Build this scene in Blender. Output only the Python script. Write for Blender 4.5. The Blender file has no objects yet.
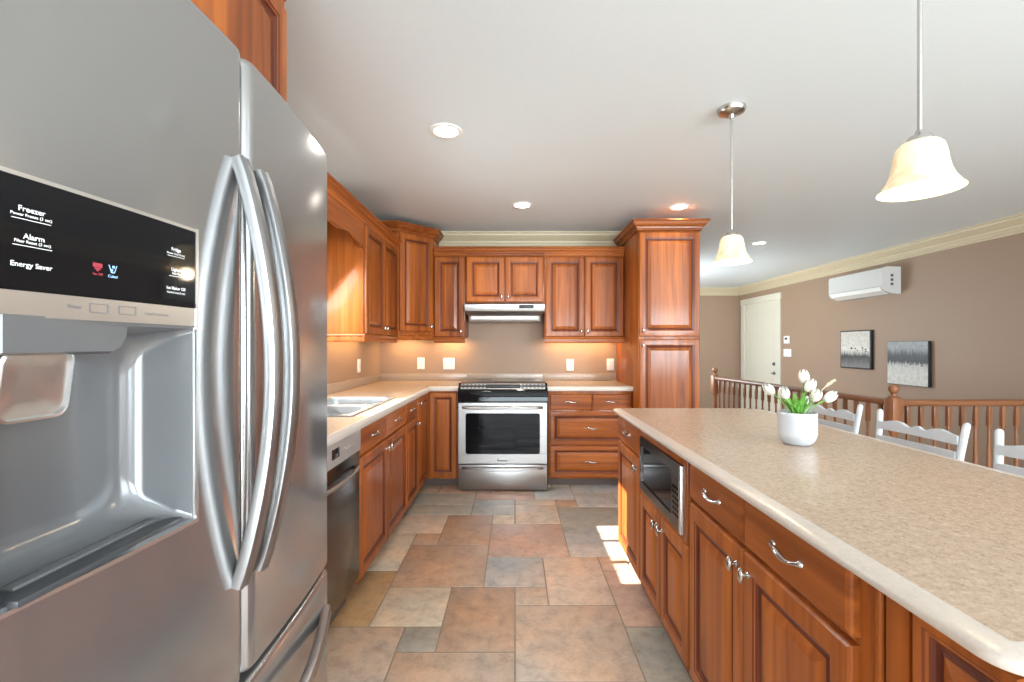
import bpy, bmesh, math, random
from mathutils import Vector, Matrix
PI = math.pi
random.seed(7)
S = bpy.context.scene
C = S.collection

# ---------------------------------------------------------------- camera, world, sun, exposure
cam = bpy.data.objects.new('camera', bpy.data.cameras.new('camera'))
C.objects.link(cam)
cam.location = (0, 0, 1.25)
cam.rotation_euler = (PI/2, 0, 0)
cam.data.sensor_width = 36.0
cam.data.lens = 458/1024*36
cam.data.shift_x = -3/1024
cam.data.shift_y = 4.5/1024
cam.data.clip_start = 0.02
S.camera = cam
S.view_settings.view_transform = 'Standard'
S.view_settings.look = 'None'
S.view_settings.gamma = 1
S.view_settings.use_curve_mapping = False
S.view_settings.exposure = 0.0

W = bpy.data.worlds.new('sky'); S.world = W; W.use_nodes = True
bg = W.node_tree.nodes['Background']
bg.inputs[0].default_value = (0.72, 0.84, 1.0, 1); bg.inputs[1].default_value = 1.3

def light(name, kind, loc, energy, color=(1, 1, 1), rot=(0, 0, 0), size=None, size_y=None, spot=None):
    d = bpy.data.lights.new(name, kind); o = bpy.data.objects.new(name, d); C.objects.link(o)
    o.location = loc; o.rotation_euler = rot; d.energy = energy; d.color = color
    if kind == 'AREA':
        d.size = size
        if size_y: d.shape = 'RECTANGLE'; d.size_y = size_y
    elif kind in ('POINT', 'SPOT') and size: d.shadow_soft_size = size
    if kind == 'SPOT' and spot: d.spot_size = spot; d.spot_blend = 0.7
    return o
sun = light('sun', 'SUN', (-6, 2.7, 4), 36.0, (1, 0.93, 0.82)); sun.data.angle = 0.009
sun.rotation_euler = Vector((1, 0.04, -0.68)).to_track_quat('-Z', 'Y').to_euler()
# daylight through the patio opening and sink window, plus added fills at unseen windows
light('daylight_patio', 'AREA', (0.35, -3.05, 1.05), 300, (0.80, 0.92, 1), (PI/2-0.3, 0, 0), 3.0, 2.0)
light('fill_dining', 'AREA', (4.38, -0.6, 1.48), 120, (0.80, 0.92, 1), (PI/2, 0, PI/2), 2.4, 1.4)  # added fill from the right for island, stools and wall
light('daylight_sink', 'AREA', (-1.40, 2.71, 1.52), 34, (0.80, 0.93, 1), (PI/2-0.75, 0, -PI/2), 0.74, 0.8)
light('fill_living', 'AREA', (3.5, -3.05, 1.4), 260, (0.80, 0.92, 1), (PI/2, 0, 0), 1.5, 1.3)  # added fill behind the camera, lifts the right wall
light('fill_hall', 'AREA', (1.80, 7.2, 1.35), 85, (0.82, 0.93, 1), (PI/2, 0, -PI/2), 1.6, 1.3)  # added fill for the dark far hall, out of sight

# ---------------------------------------------------------------- materials
def new_mat(name):
    m = bpy.data.materials.new(name); m.use_nodes = True
    return m, m.node_tree, m.node_tree.nodes['Principled BSDF']
def nd(t, kind, **kw):
    n = t.nodes.new(kind)
    for k, v in kw.items():
        if hasattr(n, k): setattr(n, k, v)
        else: n.inputs[k].default_value = v
    return n
def ramp(t, fac, stops):
    r = t.nodes.new('ShaderNodeValToRGB'); t.links.new(fac, r.inputs[0])
    e = r.color_ramp.elements
    while len(e) < len(stops): e.new(0.5)
    for i, (p, c) in enumerate(stops):
        e[i].position = p; e[i].color = (*c, 1) if len(c) == 3 else c
    return r.outputs[0]
def coords(t, scale=(1, 1, 1), kind='Object', rnd=False):
    tc = t.nodes.new('ShaderNodeTexCoord'); mp = t.nodes.new('ShaderNodeMapping')
    t.links.new(tc.outputs[kind], mp.inputs[0]); mp.inputs['Scale'].default_value = scale
    if rnd:
        oi = t.nodes.new('ShaderNodeObjectInfo'); mu = nd(t, 'ShaderNodeMath', operation='MULTIPLY'); mu.inputs[1].default_value = 37.0
        t.links.new(oi.outputs['Random'], mu.inputs[0])
        cx = t.nodes.new('ShaderNodeCombineXYZ')
        for i in range(3): t.links.new(mu.outputs[0], cx.inputs[i])
        t.links.new(cx.outputs[0], mp.inputs['Location'])
    return mp.outputs[0]
def bump(t, b, h, strength, dist=0.002):
    n = t.nodes.new('ShaderNodeBump'); n.inputs['Strength'].default_value = strength; n.inputs['Distance'].default_value = dist
    t.links.new(h, n.inputs['Height']); t.links.new(n.outputs[0], b.inputs['Normal'])
def simple(name, col, rough=0.5, metal=0.0, coat=0.0, noise=None, emis=None, spec=None, trans=None):
    m, t, b = new_mat(name)
    b.inputs['Base Color'].default_value = (*col, 1); b.inputs['Roughness'].default_value = rough; b.inputs['Metallic'].default_value = metal
    b.inputs['Coat Weight'].default_value = coat; b.inputs['Coat Roughness'].default_value = 0.1
    if spec is not None: b.inputs['Specular IOR Level'].default_value = spec
    if emis: b.inputs['Emission Color'].default_value = (*emis[0], 1); b.inputs['Emission Strength'].default_value = emis[1]
    if noise:
        n = nd(t, 'ShaderNodeTexNoise'); n.inputs['Scale'].default_value = noise[0]; n.inputs['Detail'].default_value = 4
        t.links.new(coords(t), n.inputs['Vector'])
        a = noise[1]
        c = ramp(t, n.outputs[0], [(0.3, tuple(x*(1-a) for x in col)), (0.7, tuple(min(1, x*(1+a)) for x in col))])
        t.links.new(c, b.inputs['Base Color'])
        if len(noise) > 2: bump(t, b, n.outputs[0], noise[2])
    return m
def wood(name, dark, light_, axis='z', rough=0.42, coat=0.26, grain=26.0):
    m, t, b = new_mat(name)
    sc = {'x': (1.3, grain, grain), 'y': (grain, 1.3, grain), 'z': (grain, grain, 1.3)}[axis]
    v = coords(t, sc, rnd=True)
    n = nd(t, 'ShaderNodeTexNoise'); n.inputs['Scale'].default_value = 1.0; n.inputs['Detail'].default_value = 6; n.inputs['Distortion'].default_value = 0.9
    t.links.new(v, n.inputs['Vector'])
    v2 = coords(t, tuple(s*0.16 for s in sc), rnd=True)
    n2 = nd(t, 'ShaderNodeTexNoise'); n2.inputs['Scale'].default_value = 1.0; n2.inputs['Detail'].default_value = 3
    t.links.new(v2, n2.inputs['Vector'])
    mx = nd(t, 'ShaderNodeMix'); mx.inputs[0].default_value = 0.5
    t.links.new(n.outputs[0], mx.inputs[2]); t.links.new(n2.outputs[0], mx.inputs[3])
    mid = tuple((a+c)/2 for a, c in zip(dark, light_))
    c = ramp(t, mx.outputs[0], [(0.36, dark), (0.5, mid), (0.62, light_)])
    oi = t.nodes.new('ShaderNodeObjectInfo'); mr = nd(t, 'ShaderNodeMapRange'); mr.inputs[3].default_value = 0.9; mr.inputs[4].default_value = 1.1
    t.links.new(oi.outputs['Random'], mr.inputs[0])
    hs = t.nodes.new('ShaderNodeHueSaturation'); t.links.new(c, hs.inputs['Color']); t.links.new(mr.outputs[0], hs.inputs['Value'])
    t.links.new(hs.outputs[0], b.inputs['Base Color'])
    b.inputs['Roughness'].default_value = rough; b.inputs['Coat Weight'].default_value = coat; b.inputs['Coat Roughness'].default_value = 0.14; b.inputs['Specular IOR Level'].default_value = 0.25
    bump(t, b, n.outputs[0], 0.12, 0.001)
    return m
def steel(name, col=(0.60, 0.60, 0.60), rough=0.2, axis='z', streak=260.0, aniso=0.0):
    m, t, b = new_mat(name)
    b.inputs['Metallic'].default_value = 1.0; b.inputs['Base Color'].default_value = (*col, 1)
    sc = {'x': (3, streak, streak), 'z': (streak, streak, 3)}[axis]
    n = nd(t, 'ShaderNodeTexNoise'); n.inputs['Scale'].default_value = 1.0; n.inputs['Detail'].default_value = 2
    t.links.new(coords(t, sc), n.inputs['Vector'])
    mr = nd(t, 'ShaderNodeMapRange'); mr.inputs[3].default_value = rough*0.75; mr.inputs[4].default_value = rough*1.3
    t.links.new(n.outputs[0], mr.inputs[0])
    if not aniso: t.links.new(mr.outputs[0], b.inputs['Roughness'])
    if aniso:
        b.inputs['Roughness'].default_value = rough
        b.inputs['Anisotropic'].default_value = aniso; b.inputs['Anisotropic Rotation'].default_value = 0.25
        tg = t.nodes.new('ShaderNodeTangent'); tg.direction_type = 'RADIAL'; tg.axis = 'Z'; t.links.new(tg.outputs[0], b.inputs['Tangent'])
    return m

WD, WL = (0.17, 0.038, 0.006), (0.42, 0.116, 0.018)
M = {}
M['wood_v'] = wood('cherry_wood_vertical', WD, WL, 'z')
M['wood_h'] = wood('cherry_wood_horizontal', WD, WL, 'x')
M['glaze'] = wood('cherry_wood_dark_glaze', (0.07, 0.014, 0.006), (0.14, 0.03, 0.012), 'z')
M['toe'] = simple('toe_kick_dark', (0.10, 0.07, 0.055), 0.6)
M['wood_rail'] = wood('railing_wood', (0.15, 0.056, 0.025), (0.29, 0.12, 0.055), 'z', 0.35, 0.25)
M['nickel'] = simple('brushed_nickel', (0.56, 0.545, 0.52), 0.26, 1.0)
M['steel'] = steel('stainless_vertical_brush', (0.385, 0.378, 0.372), 0.16, 'x', 260.0, 0.6)
M['steel'].node_tree.nodes['Principled BSDF'].inputs['Metallic'].default_value = 0.84
M['steel_h'] = steel('stainless_horizontal_brush', (0.40, 0.385, 0.37), 0.30, 'x', 120)
M['steel_hand'] = steel('stainless_handle', (0.37, 0.372, 0.378), 0.36, 'z', 120)
M['steel_bar'] = steel('stainless_bar', (0.38, 0.38, 0.385), 0.34, 'x', 120)
M['steel_dark'] = steel('dark_stainless', (0.16, 0.155, 0.15), 0.22, 'x')
M['black_gloss'] = simple('black_glass', (0.006, 0.006, 0.007), 0.05, spec=0.32)
M['oven_glass'] = simple('oven_window_glass', (0.005, 0.005, 0.006), 0.05, spec=0.16)
M['black_matte'] = simple('black_plastic', (0.012, 0.012, 0.013), 0.45)
M['gray_case'] = simple('grey_case', (0.10, 0.10, 0.105), 0.45)
M['gray_plastic'] = simple('grey_glossy_plastic', (0.155, 0.157, 0.163), 0.2, 0.3, 0.3)
M['gray_dark'] = simple('dark_grey_plastic', (0.045, 0.047, 0.05), 0.3)
M['panel_silver'] = simple('satin_silver_panel', (0.50, 0.48, 0.46), 0.42, 0.6)
M['silver'] = simple('silver_trim', (0.72, 0.71, 0.69), 0.25, 0.9)
M['white_ink'] = simple('white_lettering', (0.85, 0.85, 0.85), 0.5)
M['gray_ink'] = simple('grey_lettering', (0.12, 0.12, 0.13), 0.5)
M['led_red'] = simple('red_indicator', (0.3, 0.03, 0.05), 0.5, emis=((1, 0.12, 0.2), 0.06))
M['led_blue'] = simple('blue_indicator', (0.3, 0.5, 0.8), 0.5, emis=((0.4, 0.7, 1), 0.25))
M['white_plastic'] = simple('white_plastic', (0.80, 0.79, 0.76), 0.35)
M['ac_white'] = simple('air_unit_white', (0.60, 0.59, 0.575), 0.22, coat=0.3)
M['ceramic'] = simple('white_ceramic', (0.50, 0.51, 0.525), 0.3, coat=0.2)
M['soil'] = simple('soil', (0.05, 0.035, 0.02), 0.9, noise=(80, 0.5, 0.6))
M['petal'] = simple('tulip_petal', (0.74, 0.72, 0.64), 0.45, noise=(30, 0.06))
M['leaf'] = simple('tulip_leaf', (0.13, 0.33, 0.05), 0.4, noise=(25, 0.35))
M['sprig'] = simple('pale_sprig', (0.62, 0.58, 0.42), 0.6, noise=(60, 0.2))
M['chair_white'] = simple('white_chair_paint', (0.47, 0.495, 0.515), 0.35, noise=(12, 0.04))
M['door_paint'] = simple('cream_door_paint', (0.66, 0.61, 0.50), 0.4)
M['trim_paint'] = simple('cream_trim_paint', (0.56, 0.465, 0.315), 0.4)
M['casing_paint'] = simple('cream_casing_paint', (0.64, 0.60, 0.49), 0.4)
M['wall'] = simple('taupe_wall_paint', (0.32, 0.212, 0.143), 0.55, noise=(90, 0.02, 0.08))
M['ceiling'] = simple('ceiling_paint', (0.70, 0.755, 0.785), 0.42, noise=(60, 0.01, 0.04))
M['sash_white'] = simple('white_window_vinyl', (0.82, 0.82, 0.80), 0.4)
M['bulb'] = simple('lit_bulb', (1, 0.95, 0.85), 0.4, emis=((1, 0.86, 0.62), 9.0))
M['lens'] = simple('lit_downlight_lens', (1, 1, 1), 0.4, emis=((1, 0.93, 0.82), 14.0))
M['display'] = simple('dark_display', (0.01, 0.012, 0.014), 0.08)
M['exterior'] = simple('exterior_siding', (0.6, 0.58, 0.54), 0.7)
M['ground'] = simple('outdoor_lawn', (0.16, 0.22, 0.08), 0.9, noise=(3, 0.3))

def mat_counter(name, k):
    m, t, b = new_mat(name)
    v = coords(t)
    n = nd(t, 'ShaderNodeTexNoise'); n.inputs['Scale'].default_value = 260; n.inputs['Detail'].default_value = 4; n.inputs['Roughness'].default_value = 0.7; t.links.new(v, n.inputs['Vector'])
    n2 = nd(t, 'ShaderNodeTexNoise'); n2.inputs['Scale'].default_value = 85; n2.inputs['Detail'].default_value = 4; n2.inputs['Distortion'].default_value = 0.3; t.links.new(v, n2.inputs['Vector'])
    mx = nd(t, 'ShaderNodeMix'); mx.inputs[0].default_value = 0.4
    t.links.new(n.outputs[0], mx.inputs[2]); t.links.new(n2.outputs[0], mx.inputs[3])
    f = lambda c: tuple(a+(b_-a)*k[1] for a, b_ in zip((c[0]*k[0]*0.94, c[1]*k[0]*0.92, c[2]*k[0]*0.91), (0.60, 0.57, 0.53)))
    c = ramp(t, mx.outputs[0], [(0.34, f((0.30, 0.215, 0.15))), (0.46, f((0.42, 0.315, 0.225))), (0.54, f((0.47, 0.36, 0.265))), (0.68, f((0.58, 0.475, 0.37)))])
    t.links.new(c, b.inputs['Base Color']); b.inputs['Roughness'].default_value = 0.26; b.inputs['Coat Weight'].default_value = 0.1; b.inputs['Coat Roughness'].default_value = 0.15
    return m
M['counter'] = mat_counter('speckled_laminate', (1.0, 0.0))
M['counter_edge_lit'] = mat_counter('speckled_laminate_edge_lit', (1.1, 0.65))  # same laminate, lightened with the light the bevelled edge catches
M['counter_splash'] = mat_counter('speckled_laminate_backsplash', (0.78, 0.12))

def mat_tile():
    m, t, b = new_mat('slate_look_floor_tile')
    a = t.nodes.new('ShaderNodeAttribute'); a.attribute_name = 'tile_color'
    v = coords(t)
    n = nd(t, 'ShaderNodeTexNoise'); n.inputs['Scale'].default_value = 13; n.inputs['Detail'].default_value = 12; n.inputs['Roughness'].default_value = 0.74; n.inputs['Distortion'].default_value = 0.25
    t.links.new(v, n.inputs['Vector'])
    n2 = nd(t, 'ShaderNodeTexNoise'); n2.inputs['Scale'].default_value = 3.2; n2.inputs['Detail'].default_value = 4; t.links.new(v, n2.inputs['Vector'])
    f = ramp(t, n.outputs[0], [(0.30, (0.72, 0.68, 0.65)), (0.5, (1.12, 1.12, 1.12)), (0.70, (1.42, 1.40, 1.36))])
    f2 = ramp(t, n2.outputs[0], [(0.35, (0.86, 0.94, 1.02)), (0.65, (1.1, 1.0, 0.92))])
    m1 = nd(t, 'ShaderNodeMix', data_type='RGBA', blend_type='MULTIPLY'); m1.inputs[0].default_value = 1
    m2 = nd(t, 'ShaderNodeMix', data_type='RGBA', blend_type='MULTIPLY'); m2.inputs[0].default_value = 1
    t.links.new(a.outputs['Color'], m1.inputs[6]); t.links.new(f, m1.inputs[7])
    t.links.new(m1.outputs[2], m2.inputs[6]); t.links.new(f2, m2.inputs[7]); t.links.new(m2.outputs[2], b.inputs['Base Color'])
    mr = nd(t, 'ShaderNodeMapRange'); mr.inputs[3].default_value = 0.24; mr.inputs[4].default_value = 0.46
    t.links.new(n.outputs[0], mr.inputs[0]); t.links.new(mr.outputs[0], b.inputs['Roughness'])
    bump(t, b, n.outputs[0], 0.4, 0.003)
    return m
M['tile'] = mat_tile()
M['grout'] = simple('grout', (0.30, 0.235, 0.175), 0.85, noise=(60, 0.15))

def mat_glass():
    m = bpy.data.materials.new('clear_window_glass'); m.use_nodes = True; t = m.node_tree; t.nodes.clear()
    o = t.nodes.new('ShaderNodeOutputMaterial'); mx = t.nodes.new('ShaderNodeMixShader')
    tr = t.nodes.new('ShaderNodeBsdfTransparent'); gl = t.nodes.new('ShaderNodeBsdfGlossy'); gl.inputs['Roughness'].default_value = 0.01
    lw = t.nodes.new('ShaderNodeFresnel'); lw.inputs[0].default_value = 1.45
    t.links.new(lw.outputs[0], mx.inputs[0]); t.links.new(tr.outputs[0], mx.inputs[1]); t.links.new(gl.outputs[0], mx.inputs[2])
    t.links.new(mx.outputs[0], o.inputs[0])
    return m
M['glass'] = mat_glass()

def mat_shade():
    m, t, b = new_mat('alabaster_glass_shade')
    n = nd(t, 'ShaderNodeTexNoise'); n.inputs['Scale'].default_value = 14; n.inputs['Detail'].default_value = 4; n.inputs['Distortion'].default_value = 1.5
    t.links.new(coords(t), n.inputs['Vector'])
    c = ramp(t, n.outputs[0], [(0.35, (0.72, 0.52, 0.29)), (0.65, (0.86, 0.72, 0.48))])
    t.links.new(c, b.inputs['Base Color']); t.links.new(c, b.inputs['Emission Color'])
    b.inputs['Emission Strength'].default_value = 0.38; b.inputs['Roughness'].default_value = 0.3
    b.inputs['Subsurface Weight'].default_value = 0.0
    return m
M['shade'] = mat_shade()

def mat_picture(name, flip):
    m, t, b = new_mat(name)
    tc = t.nodes.new('ShaderNodeTexCoord'); sp = t.nodes.new('ShaderNodeSeparateXYZ'); t.links.new(tc.outputs['Object'], sp.inputs[0])
    n = nd(t, 'ShaderNodeTexNoise'); n.inputs['Scale'].default_value = 1; n.inputs['Detail'].default_value = 5; t.links.new(coords(t, (46, 46, 5)), n.inputs['Vector'])
    n2 = nd(t, 'ShaderNodeTexNoise'); n2.inputs['Scale'].default_value = 24; n2.inputs['Detail'].default_value = 3; t.links.new(coords(t), n2.inputs['Vector'])
    ad = nd(t, 'ShaderNodeMath', operation='MULTIPLY_ADD'); ad.inputs[1].default_value = 0.30; t.links.new(n.outputs[0], ad.inputs[0])
    mr = nd(t, 'ShaderNodeMapRange'); mr.inputs[1].default_value = -0.25; mr.inputs[2].default_value = 0.25; t.links.new(sp.outputs[2], mr.inputs[0])
    t.links.new(mr.outputs[0], ad.inputs[2])
    W_, K = (0.66, 0.62, 0.55), (0.035, 0.035, 0.036)
    if flip: st = [(0.0, (0.62, 0.60, 0.55)), (0.42, (0.60, 0.58, 0.53)), (0.60, (0.5, 0.48, 0.45)), (0.68, K), (0.84, (0.06, 0.062, 0.066)), (1.0, (0.30, 0.31, 0.31))]
    else: st = [(0.10, (0.26, 0.25, 0.24)), (0.36, (0.10, 0.095, 0.09)), (0.48, K), (0.54, (0.34, 0.31, 0.28)), (0.64, W_), (1.0, (0.58, 0.53, 0.47))]
    c = ramp(t, ad.outputs[0], st)
    # dark dabs scattered in a belt across the canvas
    vo = nd(t, 'ShaderNodeTexVoronoi'); vo.inputs['Scale'].default_value = 17; t.links.new(coords(t, (1, 1, 1.5)), vo.inputs['Vector'])
    dab = ramp(t, vo.outputs['Distance'], [(0.30, (1, 1, 1)), (0.38, (0, 0, 0))])
    belt = ramp(t, mr.outputs[0], [(0.40, (0, 0, 0)), (0.47, (1, 1, 1)), (0.56, (1, 1, 1)), (0.63, (0, 0, 0))])
    mu = nd(t, 'ShaderNodeMath', operation='MULTIPLY'); t.links.new(dab, mu.inputs[0]); t.links.new(belt, mu.inputs[1])
    mx = nd(t, 'ShaderNodeMix', data_type='RGBA'); t.links.new(mu.outputs[0], mx.inputs[0]); t.links.new(c, mx.inputs[6]); mx.inputs[7].default_value = (*K, 1)
    sp2 = ramp(t, n2.outputs[0], [(0.35, (0.8, 0.8, 0.8)), (0.6, (1, 1, 1))])
    m3 = nd(t, 'ShaderNodeMix', data_type='RGBA', blend_type='MULTIPLY'); m3.inputs[0].default_value = 1
    t.links.new(mx.outputs[2], m3.inputs[6]); t.links.new(sp2, m3.inputs[7]); t.links.new(m3.outputs[2], b.inputs['Base Color'])
    b.inputs['Roughness'].default_value = 0.5
    return m
M['picture_a'] = mat_picture('abstract_canvas_pale_above', False)
M['picture_b'] = mat_picture('abstract_canvas_dark_above', True)

# ---------------------------------------------------------------- mesh builder
class B:
    def __init__(s): s.bm = bmesh.new()
    def box(s, x0, x1, y0, y1, z0, z1, bev=0.0, mat=0, seg=2):
        r = bmesh.ops.create_cube(s.bm, size=1.0); vs = r['verts']
        for v in vs: v.co = Vector(((x0+x1)/2 + v.co.x*(x1-x0), (y0+y1)/2 + v.co.y*(y1-y0), (z0+z1)/2 + v.co.z*(z1-z0)))
        fs = list({f for v in vs for f in v.link_faces})
        for f in fs: f.material_index = mat
        if bev:
            es = list({e for v in vs for e in v.link_edges})
            rb = bmesh.ops.bevel(s.bm, geom=es, offset=bev, segments=seg, profile=0.5, affect='EDGES')
            for f in rb['faces']: f.material_index = mat
        return s
    def loft(s, rings, cap0=True, cap1=True, mat=0, mats=None, closed=True):
        vs = [[s.bm.verts.new(p) for p in r] for r in rings]
        n = len(vs[0])
        for i in range(len(vs)-1):
            for j in range(n if closed else n-1):
                k = (j+1) % n
                try:
                    f = s.bm.faces.new((vs[i][j], vs[i][k], vs[i+1][k], vs[i+1][j])); f.material_index = mats[i] if mats else mat
                except ValueError: pass
        for do, r, rev in ((cap0, vs[0], True), (cap1, vs[-1], False)):
            if do:
                f = s.bm.faces.new(list(reversed(r)) if rev else r); f.material_index = (mats[-1] if mats else mat)
        return s
    def lathe(s, prof, n=24, c=(0, 0, 0), axis='z', mat=0, cap0=True, cap1=True):
        rings = []
        for r, h in prof:
            ring = []
            for k in range(n):
                a = 2*PI*k/n; u, v = r*math.cos(a), r*math.sin(a)
                p = {'z': (u, v, h), 'y': (u, -h, v), 'x': (h, u, v)}[axis]
                ring.append((c[0]+p[0], c[1]+p[1], c[2]+p[2]))
            rings.append(ring)
        return s.loft(rings, cap0, cap1, mat)
    def tube(s, pts, rad, n=10, mat=0, up=(0, 0, 1), flat=1.0):
        pts = [Vector(p) for p in pts]; rings = []
        for i, p in enumerate(pts):
            d = (pts[min(i+1, len(pts)-1)] - pts[max(i-1, 0)]).normalized()
            u = Vector(up)
            if abs(d.dot(u)) > 0.95: u = Vector((1, 0, 0))
            a = d.cross(u).normalized(); b_ = a.cross(d).normalized()
            r = rad[i] if isinstance(rad, (list, tuple)) else rad
            rings.append([p + a*r*math.cos(2*PI*k/n)*flat + b_*r*math.sin(2*PI*k/n) for k in range(n)])
        return s.loft(rings, True, True, mat)
    def sweep(s, path, prof, mat=0, closed=False):
        """profile (outward offset, z) swept along a flat path with mitred corners; outward is to the right of travel"""
        P = [Vector((p[0], p[1])) for p in path]; n = len(P); rings = []
        for i in range(n):
            d0 = (P[i]-P[i-1]).normalized() if (i > 0 or closed) else None
            d1 = (P[(i+1) % n]-P[i]).normalized() if (i < n-1 or closed) else None
            if d0 is None: d0 = d1
            if d1 is None: d1 = d0
            n0, n1 = Vector((d0.y, -d0.x)), Vector((d1.y, -d1.x))
            mt = (n0+n1); mt = mt/ max(1e-6, mt.length); mt = mt/max(0.2, mt.dot(n0))
            rings.append([(P[i].x+mt.x*o, P[i].y+mt.y*o, z) for o, z in prof])
        if closed: rings.append(rings[0])
        return s.loft(rings, not closed, not closed, mat)
    def prism(s, poly, z0, z1, mat=0):
        return s.loft([[(x, y, z0) for x, y in poly], [(x, y, z1) for x, y in poly]], True, True, mat)
    def plate(s, poly, y0, y1, mat=0):
        """outline in (x, z) extruded along y"""
        return s.loft([[(x, y0, z) for x, z in poly], [(x, y1, z) for x, z in poly]], True, True, mat)
    def obj(s, name, mats, parent=None, loc=(0, 0, 0), rot=None, ang=38, smooth=True):
        bm = s.bm
        bmesh.ops.remove_doubles(bm, verts=bm.verts, dist=1e-6)
        bmesh.ops.recalc_face_normals(bm, faces=bm.faces)
        if smooth:
            lim = math.radians(ang)
            for f in bm.faces: f.smooth = True
            for e in bm.edges: e.smooth = (len(e.link_faces) == 2 and e.calc_face_angle(0) < lim)
        me = bpy.data.meshes.new(name); bm.to_mesh(me); bm.free()
        for m in (mats if isinstance(mats, (list, tuple)) else [mats]): me.materials.append(M[m] if isinstance(m, str) else m)
        o = bpy.data.objects.new(name, me); C.objects.link(o); o.location = loc
        if rot: o.rotation_euler = rot
        if parent: o.parent = parent
        return o
def inst(o, name, parent, loc, rot=None):
    c = bpy.data.objects.new(name, o.data); C.objects.link(c); c.parent = parent; c.location = loc
    if rot: c.rotation_euler = rot
    return c
def tag(o, label, cat, group=None):
    o['label'] = label; o['category'] = cat
    if group: o['group'] = group
    return o
def thing(name, label, cat, loc=(0, 0, 0), rz=0.0, group=None):
    o = bpy.data.objects.new(name, None); C.objects.link(o); o.empty_display_size = 0.1
    o.location = loc; o.rotation_euler = (0, 0, rz)
    return tag(o, label, cat, group)
def struct(o): o['kind'] = 'structure'; return o
def rrect(w, h, r, n=4, cx=0, cz=0):
    """rounded rectangle outline (x, z)"""
    out = []
    for sx, sz, a0 in ((1, 1, 0), (-1, 1, PI/2), (-1, -1, PI), (1, -1, 1.5*PI)):
        for k in range(n+1):
            a = a0 + PI/2*k/n
            out.append((cx + sx*(w/2-r) + r*math.cos(a), cz + sz*(h/2-r) + r*math.sin(a)))
    return out
_txt = {}
def text_polys(s, size, bold=0.0, align='CENTER'):
    """lettering outlines as triangles in 2-D"""
    cu = bpy.data.curves.new('t', 'FONT'); cu.body = s; cu.size = size; cu.align_x = align; cu.align_y = 'CENTER'; cu.offset = bold
    o = bpy.data.objects.new('t', cu); C.objects.link(o)
    dg = bpy.context.evaluated_depsgraph_get(); dg.update()
    me = bpy.data.meshes.new_from_object(o.evaluated_get(dg))
    v = [tuple(p.co[:2]) for p in me.vertices]; f = [tuple(p.vertices) for p in me.polygons]
    bpy.data.objects.remove(o); bpy.data.curves.remove(cu); bpy.data.meshes.remove(me)
    return v, f
def put_text(b, s, size, fn, bold=0.0, mat=0):
    v, f = text_polys(s, size, bold)
    vs = [b.bm.verts.new(fn(x, z)) for x, z in v]
    for p in f:
        try: q = b.bm.faces.new([vs[i] for i in p]); q.material_index = mat
        except ValueError: pass

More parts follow.
